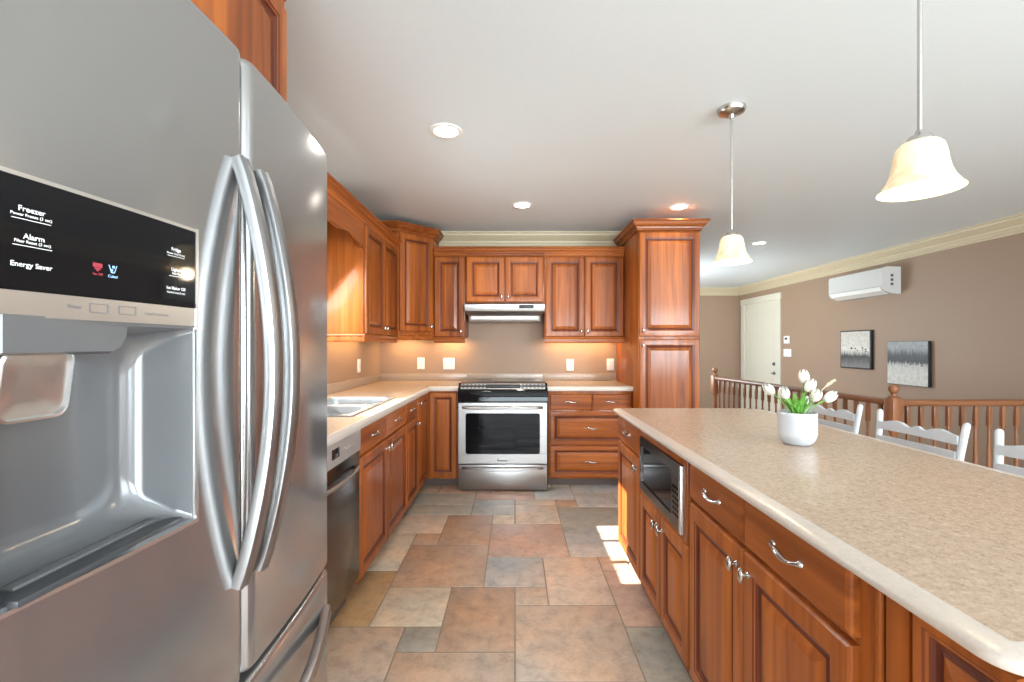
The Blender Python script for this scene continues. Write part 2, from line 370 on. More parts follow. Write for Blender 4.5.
# ================================================================ SETTING
XL, XR, YB, YF, YFAR, HC = -1.385, 4.48, 4.70, -3.2, 9.15, 2.40
T = 0.14
UX, UY, OY = 0.163, 0.168, 1.871
def lin(r, g, b): return tuple(((c/255)/12.92 if c/255 < 0.04045 else ((c/255+0.055)/1.055)**2.4) for c in (r, g, b))
def build_floor():
    tan, brown, red, gray, grn, light_, gold = lin(182, 160, 140), lin(166, 137, 115), lin(174, 142, 124), lin(160, 153, 146), lin(150, 143, 131), lin(192, 173, 150), lin(164, 132, 96)
    tiles = [(-4, -3, 6, 7, brown), (-3, -1, 6, 9, brown), (-4, -1, 3, 6, brown), (-6, -4, 4, 7, light_), (-6, -4, 1, 4, gold), (-4, -2, 1, 3, light_), (-6, -3, -2, 1, tan),
        (-3, -2, 0, 1, grn), (-2, 0, 0, 3, brown), (-3, 0, -3, 0, tan), (-1, 1, 3, 5, gray), (0, 1, 2, 3, tan), (1, 3, 2, 5, tan), (0, 3, -1, 2, tan), (3, 5, 1, 4, red),
        (3, 5, -2, 1, grn), (-1, 2, 5, 8, red), (-1, 0, 8, 9, light_), (-2, 0, 9, 11, gray), (0, 2, 8, 11, tan), (2, 5, 7, 10, grn), (2, 4, 5, 7, gray), (1, 3, 11, 13, gray),
        (3, 5, 10, 12, gray), (-2, 1, 11, 12, red), (-6, -3, 7, 9, tan), (-5, -2, 9, 12, grn), (0, 2, -3, -1, red)]
    m0, m1, n0, n1 = -10, 29, -31, 45
    used = set()
    for a, b_, c, d, _ in tiles:
        for i in range(a, b_):
            for j in range(c, d): used.add((i, j))
    rnd = random.Random(5); cols = [tan, brown, red, gray, grn, light_, tan, brown]
    for j in range(n0, n1):
        for i in range(m0, m1):
            if (i, j) in used: continue
            for w, h in rnd.sample([(3, 3), (2, 3), (3, 2), (2, 2), (1, 1)], 5) + [(1, 1)]:
                if all((i+p, j+q) not in used for p in range(w) for q in range(h)):
                    tiles.append((i, i+w, j, j+h, rnd.choice(cols)))
                    for p in range(w):
                        for q in range(h): used.add((i+p, j+q))
                    break
    b = B(); bm = b.bm; lay = bm.loops.layers.float_color.new('tile_color')
    regions = [(XL, XR, YF, 3.6), (XL, 2.96, 3.6, YFAR)]
    g = 0.0035
    def clip_quad(x0, x1, y0, y1, z, rg): return (max(x0, rg[0]), min(x1, rg[1]), max(y0, rg[2]), min(y1, rg[3]))
    for a, b_, c, d, col in tiles:
        for rg in regions:
            x0, x1, y0, y1 = clip_quad(a*UX+g, b_*UX-g, OY+c*UY+g, OY+d*UY-g, 0, rg)
            if x1-x0 < 0.01 or y1-y0 < 0.01: continue
            k = 1 + rnd.uniform(-0.08, 0.08); cc = (*(v*k for v in col), 1)
            rings = []
            for ins, z in ((0, -0.006), (0.0015, -0.0015), (0.006, 0.0)):
                rings.append([bm.verts.new((x0+ins, y0+ins, z)), bm.verts.new((x1-ins, y0+ins, z)), bm.verts.new((x1-ins, y1-ins, z)), bm.verts.new((x0+ins, y1-ins, z))])
            fs = [bm.faces.new(rings[2])]
            for q in range(2):
                for e in range(4): fs.append(bm.faces.new((rings[q][e], rings[q][(e+1) % 4], rings[q+1][(e+1) % 4], rings[q+1][e])))
            for f in fs:
                for l in f.loops: l[lay] = cc
    for rg in regions: b.box(rg[0]-T if rg[0] == XL else rg[0], rg[1], rg[2], rg[3], -0.12, -0.004, 0, 1)
    return struct(b.obj('floor', ['tile', 'grout']))
build_floor()
b = B().box(2.5, XR, 3.4, YFAR, -0.57, -0.45); struct(b.obj('floor_landing', 'grout'))
b = B().box(2.90, 2.96, 3.6, YFAR, -0.45, -0.12).box(2.96, XR, 3.54, 3.6, -0.45, -0.12); struct(b.obj('wall_stairwell', 'wall'))
b = B().box(XL-T, XR+T, YF-T, YFAR+T, HC, HC+0.15); struct(b.obj('ceiling', 'ceiling'))
# left wall with the sink window
WY0, WY1, WZ0, WZ1 = 2.27, 3.14, 1.08, 1.95
b = B().box(XL-T, XL, YF-T, WY0, 0, HC).box(XL-T, XL, WY1, YB+T, 0, HC).box(XL-T, XL, WY0, WY1, 0, WZ0).box(XL-T, XL, WY0, WY1, WZ1, HC)
struct(b.obj('wall_left', 'wall'))
b = B().box(XL, 1.60, YB, YB+T, 0, HC); struct(b.obj('wall_back', 'wall'))
b = B().box(1.60, 1.74, YB, 6.4, 0, HC).box(1.60, 1.74, 8.0, YFAR+T, 0, HC).box(1.60, 1.74, 6.4, 8.0, 0, 0.7).box(1.60, 1.74, 6.4, 8.0, 2.0, HC); struct(b.obj('wall_hall', 'wall'))
b = B().box(1.74, XR+T, YFAR, YFAR+T, -0.57, HC); struct(b.obj('wall_far', 'wall'))
# right wall with an added dining window (outside the frame) and the entry door
DY0, DY1, DZ0, DZ1 = 7.80, 8.94, -0.45, 2.06
QY0, QY1, QZ0, QZ1 = -1.85, 0.65, 0.8, 2.15
b = B().box(XR, XR+T, YF-T, QY0, -0.57, HC).box(XR, XR+T, QY1, DY0, -0.57, HC).box(XR, XR+T, DY1, YFAR+T, -0.57, HC).box(XR, XR+T, QY0, QY1, -0.57, QZ0).box(XR, XR+T, QY0, QY1, QZ1, HC).box(XR, XR+T, DY0, DY1, DZ1, HC)
struct(b.obj('wall_right', 'wall'))
PX0, PX1, PZ1 = -1.25, 1.95, 2.08
b = B().box(XL-T, PX0, YF-T, YF, 0, HC).box(PX1, 2.75, YF-T, YF, 0, HC).box(4.25, XR+T, YF-T, YF, 0, HC).box(2.75, 4.25, YF-T, YF, 0, 0.75).box(2.75, 4.25, YF-T, YF, PZ1, HC).box(PX0, PX1, YF-T, YF, PZ1, HC); struct(b.obj('wall_front', 'wall'))
# windows
def window_frame(name, axis, a0, a1, z0, z1, pos, outs, nx, nz):
    """frame, muntins and a pane in an opening; axis 'x' = opening runs along x"""
    fr = B(); w = 0.05; d = 0.07
    def bx(u0, u1, v0, v1, dd=d):
        p0, p1 = pos-dd/2, pos+dd/2
        if axis == 'x': fr.box(u0, u1, p0, p1, v0, v1)
        else: fr.box(p0, p1, u0, u1, v0, v1)
    bx(a0, a0+w, z0, z1); bx(a1-w, a1, z0, z1); bx(a0+w, a1-w, z0, z0+w); bx(a0+w, a1-w, z1-w, z1)
    for k in range(1, nx): c = a0+(a1-a0)*k/nx; bx(c-0.018, c+0.018, z0+w, z1-w, 0.03)
    for k in range(1, nz): c = z0+(z1-z0)*k/nz; bx(a0+w, a1-w, c-0.012, c+0.012, 0.028)
    o = struct(fr.obj(name, 'sash_white'))
    gl = B()
    if axis == 'x': gl.box(a0+w, a1-w, pos-0.003, pos+0.003, z0+w, z1-w)
    else: gl.box(pos-0.003, pos+0.003, a0+w, a1-w, z0+w, z1-w)
    gl.obj('pane', 'glass', o)
    return o
window_frame('window_1', 'y', WY0, WY1, WZ0, WZ1, XL-0.09, 0, 3, 1)
window_frame('window_2', 'x', PX0, PX1, 0.0, PZ1, YF-0.07, 0, 3, 1)
window_frame('added_window_3', 'y', QY0, QY1, QZ0, QZ1, XR+0.07, 0, 3, 1)  # unseen window, added to go with the dining fill
window_frame('added_window_5', 'y', 6.4, 8.0, 0.7, 2.0, 1.66, 0, 2, 1)  # made-up window hidden from view, holds the hall fill
window_frame('added_window_4', 'x', 2.75, 4.25, 0.75, PZ1, YF-0.07, 0, 2, 1)  # unseen window invented for the living fill
b = B().box(XL-T-0.25, XL-T, 0.5, 5.2, 2.22, 2.32); struct(b.obj('added_eave', 'exterior'))  # unseen overhang added to trim the sun, then shortened clear of it
b = B().box(-30, XL-T-0.01, -30, 30, -0.75, -0.6).box(XL-T-0.01, 30, -30, YF-T-0.01, -0.75, -0.6); struct(b.obj('ground', 'ground'))
# mouldings
CP = [(0.0, 2.246), (0.0, HC), (0.090, HC), (0.090, 2.386), (0.078, 2.381), (0.075, 2.366), (0.050, 2.338), (0.028, 2.316), (0.026, 2.298), (0.018, 2.292), (0.018, 2.270), (0.009, 2.264), (0.009, 2.246)]
b = B().sweep([(XL, YF), (XL, YB), (1.60, YB), (1.60, YB+T)], CP); struct(b.obj('trim_1', 'trim_paint', ang=18))
b = B().sweep([(1.74, YFAR), (XR, YFAR), (XR, YF)], CP); struct(b.obj('trim_2', 'trim_paint', ang=18))
BP = [(0, 0.0), (0, 0.13), (0.008, 0.13), (0.014, 0.115), (0.014, 0.0)]
b = B().sweep([(1.74, YB+T), (1.74, YFAR), (2.9, YFAR)], BP); struct(b.obj('baseboard_hall', 'trim_paint'))
b = B().sweep([(XR, 3.5), (XR, YF), (PX1+0.1, YF)], BP); struct(b.obj('baseboard_right', 'trim_paint'))
# entry door
b = B().box(XR+0.005, XR+0.05, DY0+0.05, DY1-0.05, DZ0+0.01, DZ1-0.002)
for (p0, p1, q0, q1) in ((0.10, 0.46, 1.30, 2.32), (0.60, 0.94, 1.30, 2.32), (0.10, 0.46, 0.22, 1.12), (0.60, 0.94, 0.22, 1.12)):
    b.loft([[(XR+0.005-o, DY0+0.05+u, DZ0+v) for u, v in ((p0+i, q0+i), (p1-i, q0+i), (p1-i, q1-i), (p0+i, q1-i))] for i, o in ((0, 0.0005), (0.012, 0.006), (0.03, 0.001), (0.05, 0.001), (0.075, 0.006))], False, True)
door = struct(b.obj('door_1', 'door_paint'))
b = B()
b.box(XR-0.022, XR+0.012, DY0-0.09, DY0+0.03, DZ0, DZ1).box(XR-0.022, XR+0.012, DY1-0.03, DY1+0.09, DZ0, DZ1)
b.box(XR-0.028, XR+0.012, DY0-0.105, DY1+0.105, DZ1-0.02, DZ1+0.085, 0.004)
b.obj('door_casing', 'casing_paint', door)
b = B().lathe([(0.03, 0), (0.03, 0.008), (0.012, 0.014), (0.011, 0.05)], 16, (0, 0, 0), 'y')
b.box(-0.01, 0.12, -0.055, -0.042, -0.01, 0.01, 0.004)
b.obj('door_handle', 'gray_case', door, (XR+0.004, DY0+0.12, 0.77), (0, 0, -PI/2))
b = B().lathe([(0.03, 0), (0.03, 0.01), (0.022, 0.02)], 16, (0, 0, 0), 'y').box(-0.005, 0.005, -0.035, -0.015, -0.02, 0.02, 0.002)
b.obj('deadbolt', 'gray_case', door, (XR+0.004, DY0+0.12, 0.93), (0, 0, -PI/2))

# ================================================================ CABINETRY
def knob_mesh():
    b = B().lathe([(0.009, 0), (0.009, 0.003), (0.0055, 0.006), (0.005, 0.016), (0.008, 0.02)], 14, axis='y')
    rings = []
    for k in range(7):
        a = PI*k/6; r = math.sin(a); h = 0.021-0.007*math.cos(a)
        rings.append([(0.010*r*math.cos(2*PI*j/14)+1e-5*math.cos(2*PI*j/14), -h, 0.021*r*math.sin(2*PI*j/14)+1e-5*math.sin(2*PI*j/14)) for j in range(14)])
    b.loft(rings)
    return b
def pull_mesh(L=0.1):
    b = B(); pts = []; rad = []
    for k in range(17):
        t = k/16; x = -L/2 + L*t
        y = -0.004-0.015*math.sin(PI*t)**0.6
        z = 0.005*math.sin(2*PI*t)
        pts.append((x, y, z)); rad.append(0.0042+0.0036*math.sin(PI*t)**6+0.002*(abs(2*t-1)**8))
    b.tube(pts, rad, 10, up=(0, 0, 1))
    for sx in (-1, 1): b.lathe([(0.009, 0), (0.0085, 0.003), (0.005, 0.007)], 12, (sx*L/2, 0, 0), 'y')
    return b
_hw = {}
def hardware(kind, parent, loc):
    if kind not in _hw: _hw[kind] = (knob_mesh() if kind == 'knob' else pull_mesh()).obj(kind, 'nickel', parent, loc); return _hw[kind]
    return inst(_hw[kind], kind, parent, loc)
def panel_front(w, h, fw=0.056, slab=False):
    """raised-panel door or slab drawer front, centred, back at y=0, face at y=-0.02; mats 0 wood 1 glaze 2 field"""
    b = B()
    if slab: seq = [(0, 0, 0), (0, -0.012, 0), (0.003, -0.0165, 0), (0.010, -0.020, 0)]
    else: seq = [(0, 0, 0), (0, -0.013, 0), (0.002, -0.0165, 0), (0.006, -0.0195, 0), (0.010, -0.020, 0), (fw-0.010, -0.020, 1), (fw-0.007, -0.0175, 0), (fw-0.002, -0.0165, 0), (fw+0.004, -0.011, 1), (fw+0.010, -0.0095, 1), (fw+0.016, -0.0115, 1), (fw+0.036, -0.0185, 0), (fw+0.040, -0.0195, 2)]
    rings = [[(sx*(w/2-i), y, sz*(h/2-i)) for sx, sz in ((-1, -1), (1, -1), (1, 1), (-1, 1))] for i, y, _ in seq]
    mats = [q[2] for q in seq]
    if not slab:
        mats = [0, 0, 0, 0, 0, 1, 0, 1, 1, 1, 0, 0, 2]
    b.loft(rings, True, True, mats=mats if not slab else [0]*4)
    return b
def front(root, kind, x0, x1, z0, z1, hw=None, y=0.0, rz=None, loc=None):
    """door or drawer on a cabinet root in its local frame (viewer at -y)"""
    w, h = x1-x0-0.004, z1-z0-0.004
    cx, cz = (x0+x1)/2, (z0+z1)/2
    p = loc if loc else (cx, y, cz)
    if kind == 'door':
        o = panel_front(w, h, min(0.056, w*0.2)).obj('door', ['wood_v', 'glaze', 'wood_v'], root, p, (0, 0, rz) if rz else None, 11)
        if hw:
            kx = (w/2-0.028)*(1 if 'r' in hw else -1)
            kz = (h/2-0.05)*(1 if 't' in hw else -1)
            hardware('knob', o, (kx, -0.0195, kz))
    elif kind == 'slab':
        o = panel_front(w, h, slab=True).obj('drawer', ['wood_h'], root, p, None, 25)
        if hw: hardware('pull', o, (0, -0.0195, 0))
    else:
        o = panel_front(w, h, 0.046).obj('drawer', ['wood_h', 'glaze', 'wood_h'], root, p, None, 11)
        if hw: hardware('pull', o, (0, -0.0195, 0))
    return o
def carcass(root, w, z0, z1, depth, toe=False, x0=0.0):
    B().box(x0+0.0008, x0+w-0.0008, 0, depth, z0, z1, 0.0015).obj('carcass', 'wood_v', root)
    if toe: B().box(x0+0.001, x0+w-0.001, 0.055, 0.075, 0.0, z0).obj('toe_kick', 'toe', root)
CROWN = [(0.0, 0.0), (0.0, 0.088), (0.062, 0.088), (0.064, 0.080), (0.060, 0.072), (0.052, 0.070), (0.050, 0.062), (0.042, 0.046), (0.028, 0.034), (0.022, 0.032), (0.020, 0.022), (0.014, 0.018), (0.014, 0.006), (0.006, 0.0)]
CROWN_S = [(0.0, 0.0), (0.0, 0.085), (0.044, 0.085), (0.045, 0.076), (0.041, 0.068), (0.034, 0.066), (0.031, 0.056), (0.020, 0.044), (0.014, 0.042), (0.014, 0.030), (0.008, 0.026), (0.008, 0.008), (0.003, 0.0)]
RAIL = [(0.0, 0.0), (0.0, 0.055), (0.014, 0.055), (0.016, 0.046), (0.009, 0.036), (0.009, 0.010), (0.004, 0.0)]
def molding(root, name, path, prof, z, mat='wood_h'):
    return B().sweep(path, [(o, z+h) for o, h in prof]).obj(name, mat, root, ang=14)
R90, RM90 = PI/2, -PI/2
CT, CB = 0.89, 0.85          # worktop top, cabinet top
BZ = 0.07                    # base cabinet bottom
XF = -0.785                  # left run carcass face
# --- left run of base cabinets (facing +x): local x runs away from the camera
g = thing('base_cabinet', 'narrow cherry base cabinet between the refrigerator and the dishwasher', 'cabinet', (XF, 1.365, 0), R90)
carcass(g, 0.272, BZ, CB, 0.59, True); front(g, 'slab', 0.006, 0.266, 0.70, 0.838, True); front(g, 'door', 0.006, 0.266, 0.082, 0.69, 'rt')
g = thing('sink_base_cabinet', 'cherry base cabinet under the sink, two false drawer fronts over two doors', 'cabinet', (XF, 2.262, 0), R90)
carcass(g, 0.968, BZ, 0.70, 0.59, True)
B().box(0.0008, 0.967, 0.0, 0.02, 0.70, CB).obj('front_rail', 'wood_h', g)
front(g, 'slab', 0.006, 0.484, 0.70, 0.838, True); front(g, 'slab', 0.486, 0.962, 0.70, 0.838, True)
front(g, 'door', 0.006, 0.484, 0.082, 0.69, 'rt'); front(g, 'door', 0.486, 0.962, 0.082, 0.69, 'lt')
g = thing('base_cabinet', 'narrow cherry base cabinet with one drawer, between sink cabinet and corner cabinet', 'cabinet', (XF, 3.231, 0), R90)
carcass(g, 0.384, BZ, CB, 0.59, True); front(g, 'slab', 0.006, 0.378, 0.70, 0.838, True); front(g, 'door', 0.006, 0.378, 0.082, 0.69, 'rt')
g = thing('corner_base_cabinet', 'cherry corner base cabinet with two tall folding doors left of the range', 'cabinet', (XF, 4.06, 0))
b = B(); poly = [(-0.595, -0.443), (0, -0.443), (0, 0), (0.279, 0), (0.279, 0.635), (-0.595, 0.635)]
b.prism(poly, BZ, CB).obj('carcass', 'wood_v', g)
B().box(-0.075, -0.055, -0.442, 0.075, 0, BZ).box(-0.055, 0.278, 0.055, 0.075, 0, BZ).obj('toe_kick', 'toe', g)
front(g, 'door', 0, 0.41, 0.082, 0.838, 'lt', rz=R90, loc=(0.0, -0.235, 0.46))
front(g, 'door', 0, 0.248, 0.082, 0.838, None, loc=(0.147, 0.0, 0.46))
# --- right of the range
g = thing('drawer_base_cabinet', 'cherry base cabinet with four drawers, between the range and the tall pantry', 'cabinet', (0.295, 4.06, 0))
carcass(g, 0.742, BZ, CB, 0.635, True)
front(g, 'slab', 0.012, 0.384, 0.68, 0.825, True); front(g, 'slab', 0.388, 0.735, 0.68, 0.825, True)
front(g, 'panel', 0.012, 0.735, 0.373, 0.668, True); front(g, 'panel', 0.012, 0.735, 0.082, 0.366, True)
# --- pantry
g = thing('pantry_cabinet', 'tall cherry pantry cabinet with crown, right end of the back wall', 'cabinet', (1.04, 3.86, 0))
carcass(g, 0.518, BZ, 2.22, 0.835, True)
front(g, 'door', 0.004, 0.514, 1.325, 2.205, 'lb'); front(g, 'door', 0.004, 0.514, 0.082, 1.305, 'lt')
molding(g, 'crown_molding', [(0.0, 0.70), (0.0, 0.0), (0.518, 0.0), (0.518, 0.70)], CROWN, 2.215)
# --- back wall uppers (face at y = 4.37, doors to 4.35)
UY_ = 4.37; UD = 0.326
def upper(name, label, x, w, z0, doors, loc=None, rz=0, crown=True, rail=True, y=UY_):
    g = thing(name, label, 'cabinet', loc or (x, y, 0), rz)
    carcass(g, w, z0, 2.115, UD)
    for d in doors: front(g, 'door', *d)
    if crown: molding(g, 'crown_molding', [(0, 0), (w, 0)], CROWN_S, 2.10)
    if rail: molding(g, 'light_rail', ([(0, UD-0.01), (0, 0), (w, 0)] if rail == 2 else [(0, 0), (w, 0)]), RAIL, 1.275)
    return g
upper('wall_cabinet', 'narrow single-door cherry wall cabinet between corner cabinet and hood', -0.773, 0.297, 1.33, [(0.004, 0.290, 1.333, 2.095, 'rb')])
upper('wall_cabinet', 'short two-door cherry wall cabinet directly above the range hood', -0.475, 0.756, 1.655, [(0.012, 0.376, 1.662, 2.095, 'rb'), (0.380, 0.744, 1.662, 2.095, 'lb')], rail=False)
upper('wall_cabinet', 'two-door cherry wall cabinet between range hood and tall pantry', 0.282, 0.757, 1.33, [(0.008, 0.378, 1.333, 2.095, 'rb'), (0.382, 0.752, 1.333, 2.095, 'lb')])
# --- left wall uppers (face x = -1.055, doors to -1.035)
upper('wall_cabinet', 'two-door cherry wall cabinet beside the sink window, next to corner cabinet', 0, 0.897, 1.33, [(0.01, 0.436, 1.333, 2.095, 'rb'), (0.44, 0.87, 1.333, 2.095, 'lb')], loc=(-1.055, 3.188, 0), rz=R90, rail=2)
upper('wall_cabinet', 'cherry wall cabinet behind the refrigerator, before the sink window', 0, 0.87, 1.33, [(0.01, 0.43, 1.333, 2.095, 'rb'), (0.434, 0.86, 1.333, 2.095, 'lb')], loc=(-1.055, 1.375, 0), rz=R90)
# valance over the sink window
b = B(); L = 0.939
top = 2.115
low = []
for k in range(41):
    t = k/40; s = abs(2*t-1)
    z = 1.968-0.030*max(0, (s-0.45)/0.55)**1.5 - 0.012*math.cos(s*PI*2.2) + (0.02 if 0.40 < s < 0.44 else 0)
    low.append((t*L, z))
b.plate([(0, top), (L, top)] + list(reversed(low)), 0, 0.02)
va = tag(b.obj('window_valance', 'wood_h', None, (-1.052, 2.247, 0), (0, 0, R90)), 'scalloped cherry valance spanning the sink window between wall cabinets', 'valance')
va['label'] = 'scalloped cherry valance spanning the sink window between wall cabinets'
molding(va, 'crown_molding', [(0, 0), (L, 0)], CROWN_S, 2.10)
# corner wall cabinet, taller, on the diagonal
g = thing('corner_wall_cabinet', 'taller cherry corner wall cabinet with one diagonal door and its own crown', 'cabinet', (-1.055, 4.09, 0))
poly = [(-0.326, 0), (0.0, 0), (0.28, 0.28), (0.28, 0.606), (-0.326, 0.606)]
poly = [(-0.305, 0), (0.0, 0), (0.28, 0.28), (0.28, 0.585), (-0.305, 0.585)]
B().prism(poly, 1.33, 2.275).obj('carcass', 'wood_v', g)
front(g, 'door', 0, 0.36, 1.378, 2.268, 'rb', rz=PI/4, loc=(0.14, 0.14, 1.823))
cpath = [(-0.25, 0.0), (0.0, 0.0), (0.28, 0.28), (0.28, 0.50)]
molding(g, 'crown_molding', cpath, CROWN, 2.262)
molding(g, 'light_rail', [(0.0, 0.0), (0.28, 0.28)], RAIL, 1.30)
# over-refrigerator cabinet and its side panel
g = thing('over_fridge_cabinet', 'cherry cabinet above the refrigerator reaching towards the ceiling', 'cabinet', (-0.68, 0.325, 0), R90)
carcass(g, 1.01, 1.83, 2.24, 0.69)
front(g, 'door', 0.006, 0.502, 1.84, 2.225, 'rb'); front(g, 'door', 0.506, 1.008, 1.84, 2.225, 'lb')
molding(g, 'crown_molding', [(0, 0), (1.01, 0)], CROWN_S, 2.225)
b = B().box(XL+0.01, -0.68, 1.290, 1.334, 0, 1.828, 0.003)
tag(b.obj('end_panel', 'wood_v'), 'tall cherry end panel standing beside the refrigerator', 'panel')
# --- island (faces -x): local x runs towards the camera
IX = 0.605
g = thing('island_cabinet', 'narrow cherry island cabinet at the far end, one drawer over one door', 'cabinet', (IX, 2.61, 0), RM90)
carcass(g, 0.455, 0.13, 0.868, 0.55, True); front(g, 'slab', 0.006, 0.450, 0.723, 0.862, True); front(g, 'door', 0.006, 0.450, 0.14, 0.713, 'rt')
g = thing('island_cabinet', 'cherry island cabinet holding the built-in microwave above two small doors', 'cabinet', (IX, 2.154, 0), RM90)
b = B().box(0.0008, 0.601, 0, 0.55, 0.13, 0.585).box(0.0008, 0.012, 0, 0.55, 0.585, 0.868).box(0.570, 0.601, 0, 0.55, 0.585, 0.868).box(0.012, 0.570, 0, 0.55, 0.829, 0.868).box(0.012, 0.570, 0.50, 0.55, 0.585, 0.829)
b.obj('carcass', 'wood_v', g)
B().box(0.001, 0.601, 0.055, 0.075, 0, 0.13).obj('toe_kick', 'toe', g)
B().box(0.003, 0.022, -0.02, 0, 0.570, 0.866, 0.002).box(0.563, 0.598, -0.02, 0, 0.570, 0.866, 0.002).box(0.022, 0.563, -0.02, 0, 0.831, 0.866, 0.002).box(0.022, 0.563, -0.02, 0, 0.570, 0.587, 0.002).obj('face_frame', 'wood_v', g)
front(g, 'door', 0.008, 0.300, 0.14, 0.565, 'rt'); front(g, 'door', 0.304, 0.594, 0.14, 0.565, 'lt')
g = thing('island_cabinet', 'wide cherry island cabinet with two drawers side by side over two large doors', 'cabinet', (IX, 1.552, 0), RM90)
carcass(g, 0.782, 0.13, 0.868, 0.55, True)
front(g, 'slab', 0.008, 0.372, 0.736, 0.866, True); front(g, 'slab', 0.374, 0.752, 0.736, 0.866, True)
front(g, 'door', 0.008, 0.372, 0.14, 0.726, 'rt'); front(g, 'door', 0.374, 0.752, 0.14, 0.726, 'lt')
g = thing('island_end_panel', 'cherry panelled end section of the island nearest the camera', 'panel', (IX, 0.769, 0), RM90)
carcass(g, 0.245, 0.0, 0.868, 0.55)
B().box(0.012, 0.024, -0.012, 0, 0.10, 0.866, 0.003).box(0.030, 0.075, -0.008, 0, 0.10, 0.866, 0.003).obj('fluted_stile', 'wood_v', g)
front(g, 'door', 0.087, 0.243, 0.14, 0.868, None)
# island worktop
def rr_poly(x0, x1, y0, y1, rs, n=8):
    out = []
    for (cx, cy, a0, r) in ((x1, y1, 0, rs[0]), (x0, y1, PI/2, rs[1]), (x0, y0, PI, rs[2]), (x1, y0, 1.5*PI, rs[3])):
        sx = -1 if cx == x1 else 1; sy = -1 if cy == y1 else 1
        for k in range(n+1):
            a = a0+PI/2*k/n; out.append((cx+sx*r+r*math.cos(a), cy+sy*r+r*math.sin(a)))
    return out
def top_loft(b, poly_fn, z0, z1, r=0.014):
    rings = []
    for ins, z in ((0.004, z0), (0.0, z0+0.004), (0.0, z1-r), (r*0.13, z1-r*0.5), (r*0.5, z1-r*0.13), (r, z1)):
        rings.append([(x, y, z) for x, y in poly_fn(ins)])
    b.loft(rings, True, True)
b = B(); rings = []
for ins, z in ((0.004, 0.869), (0.001, 0.871), (0.0, 0.880), (0.0015, 0.8835), (0.005, 0.8855), (0.018, 0.8875), (0.032, 0.8892), (0.042, CT)):
    rings.append([(x, y, z) for x, y in rr_poly(0.562+ins, 1.42-ins, 0.515+ins, 2.665-ins, (0.13-ins, 0.047-ins, 0.047-ins, 0.13-ins))])
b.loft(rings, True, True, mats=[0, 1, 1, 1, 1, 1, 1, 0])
tag(b.obj('island_worktop', ['counter', 'counter_edge_lit'], ang=60), 'long speckled beige laminate worktop on the kitchen island', 'worktop')
# wall worktops with backsplash lip and rounded nosing
NOSE = [(0.0, CB), (0.0, CT), (0.008, CT), (0.014, CT-0.003), (0.018, CT-0.008), (0.020, CT-0.016), (0.020, CB+0.004), (0.017, CB)]
SY0, SY1, SX0, SX1 = 2.33, 3.14, -1.27, -0.835        # sink cut-out
b = B()
b.box(XL, -0.755, 1.364, SY0, CB, CT).box(XL, -0.755, SY1, YB, CB, CT).box(XL, SX0, SY0, SY1, CB, CT).box(SX1, -0.755, SY0, SY1, CB, CT).box(-0.755, -0.493, 4.035, YB, CB, CT)
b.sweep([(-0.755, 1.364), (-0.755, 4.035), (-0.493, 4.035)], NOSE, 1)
wt = tag(b.obj('corner_worktop', ['counter', 'counter_edge_lit']), 'L-shaped speckled beige worktop with the sink set in it', 'worktop')
b = B().box(XL, XL+0.02, 1.364, YB-0.02, CT, CT+0.075, 0.003).box(XL, -0.493, YB-0.02, YB, CT, CT+0.075, 0.003); b.obj('backsplash', 'counter_splash', wt)
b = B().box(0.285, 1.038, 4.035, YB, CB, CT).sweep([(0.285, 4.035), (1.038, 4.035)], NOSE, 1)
wt = tag(b.obj('short_worktop', ['counter', 'counter_edge_lit']), 'short speckled beige worktop between the range and the tall pantry', 'worktop')
B().box(0.285, 1.038, YB-0.02, YB, CT, CT+0.075, 0.003).obj('backsplash', 'counter_splash', wt)
B().box(-0.493, 0.285, YB-0.018, YB, CT, CT+0.075, 0.002).obj('backsplash', 'counter_splash', wt)

# ================================================================ SINK
b = B()
def bowl(cx, cy, w, h, dep):
    def ring(ww, hh, r, z): return [(cx+x, cy+y, z) for x, y in rrect(ww, hh, r, 5)]
    b.loft([ring(w+0.02, h+0.02, 0.004, 0.0065), ring(w, h, 0.05, 0.005), ring(w-0.01, h-0.01, 0.05, -0.006), ring(w-0.03, h-0.03, 0.055, -dep*0.9), ring(w-0.07, h-0.07, 0.05, -dep), ring(0.06, 0.06, 0.029, -dep-0.004)], False, True)
W_, H_ = SX1-SX0+0.03, SY1-SY0+0.03
bw, bh = 0.385, 0.375
ys = (-0.205, 0.205)
for y in ys: bowl(0.0, y, bw, bh, 0.17)
x0, x1, y0, y1 = -W_/2, W_/2, -H_/2, H_/2; rz0, rz1 = 0.0005, 0.0065; hx, hy = bw/2+0.01, bh/2+0.01
b.box(x0, -hx, y0, y1, rz0, rz1, 0.002).box(hx, x1, y0, y1, rz0, rz1, 0.002)
b.box(-hx, hx, y0, ys[0]-hy, rz0, rz1).box(-hx, hx, ys[1]+hy, y1, rz0, rz1).box(-hx, hx, ys[0]+hy, ys[1]-hy, rz0, rz1)
sink = tag(b.obj('sink', simple('bright_stainless_sink', (0.52, 0.57, 0.60), 0.3, 0.9), None, ((SX0+SX1)/2, (SY0+SY1)/2, CT)), 'double-bowl stainless sink set in the worktop under the window', 'sink')
for y in ys: B().lathe([(0.03, 0), (0.03, 0.004), (0.02, 0.005), (0.018, 0.001)], 16, (0, y, -0.173)).obj('drain', 'nickel', sink)

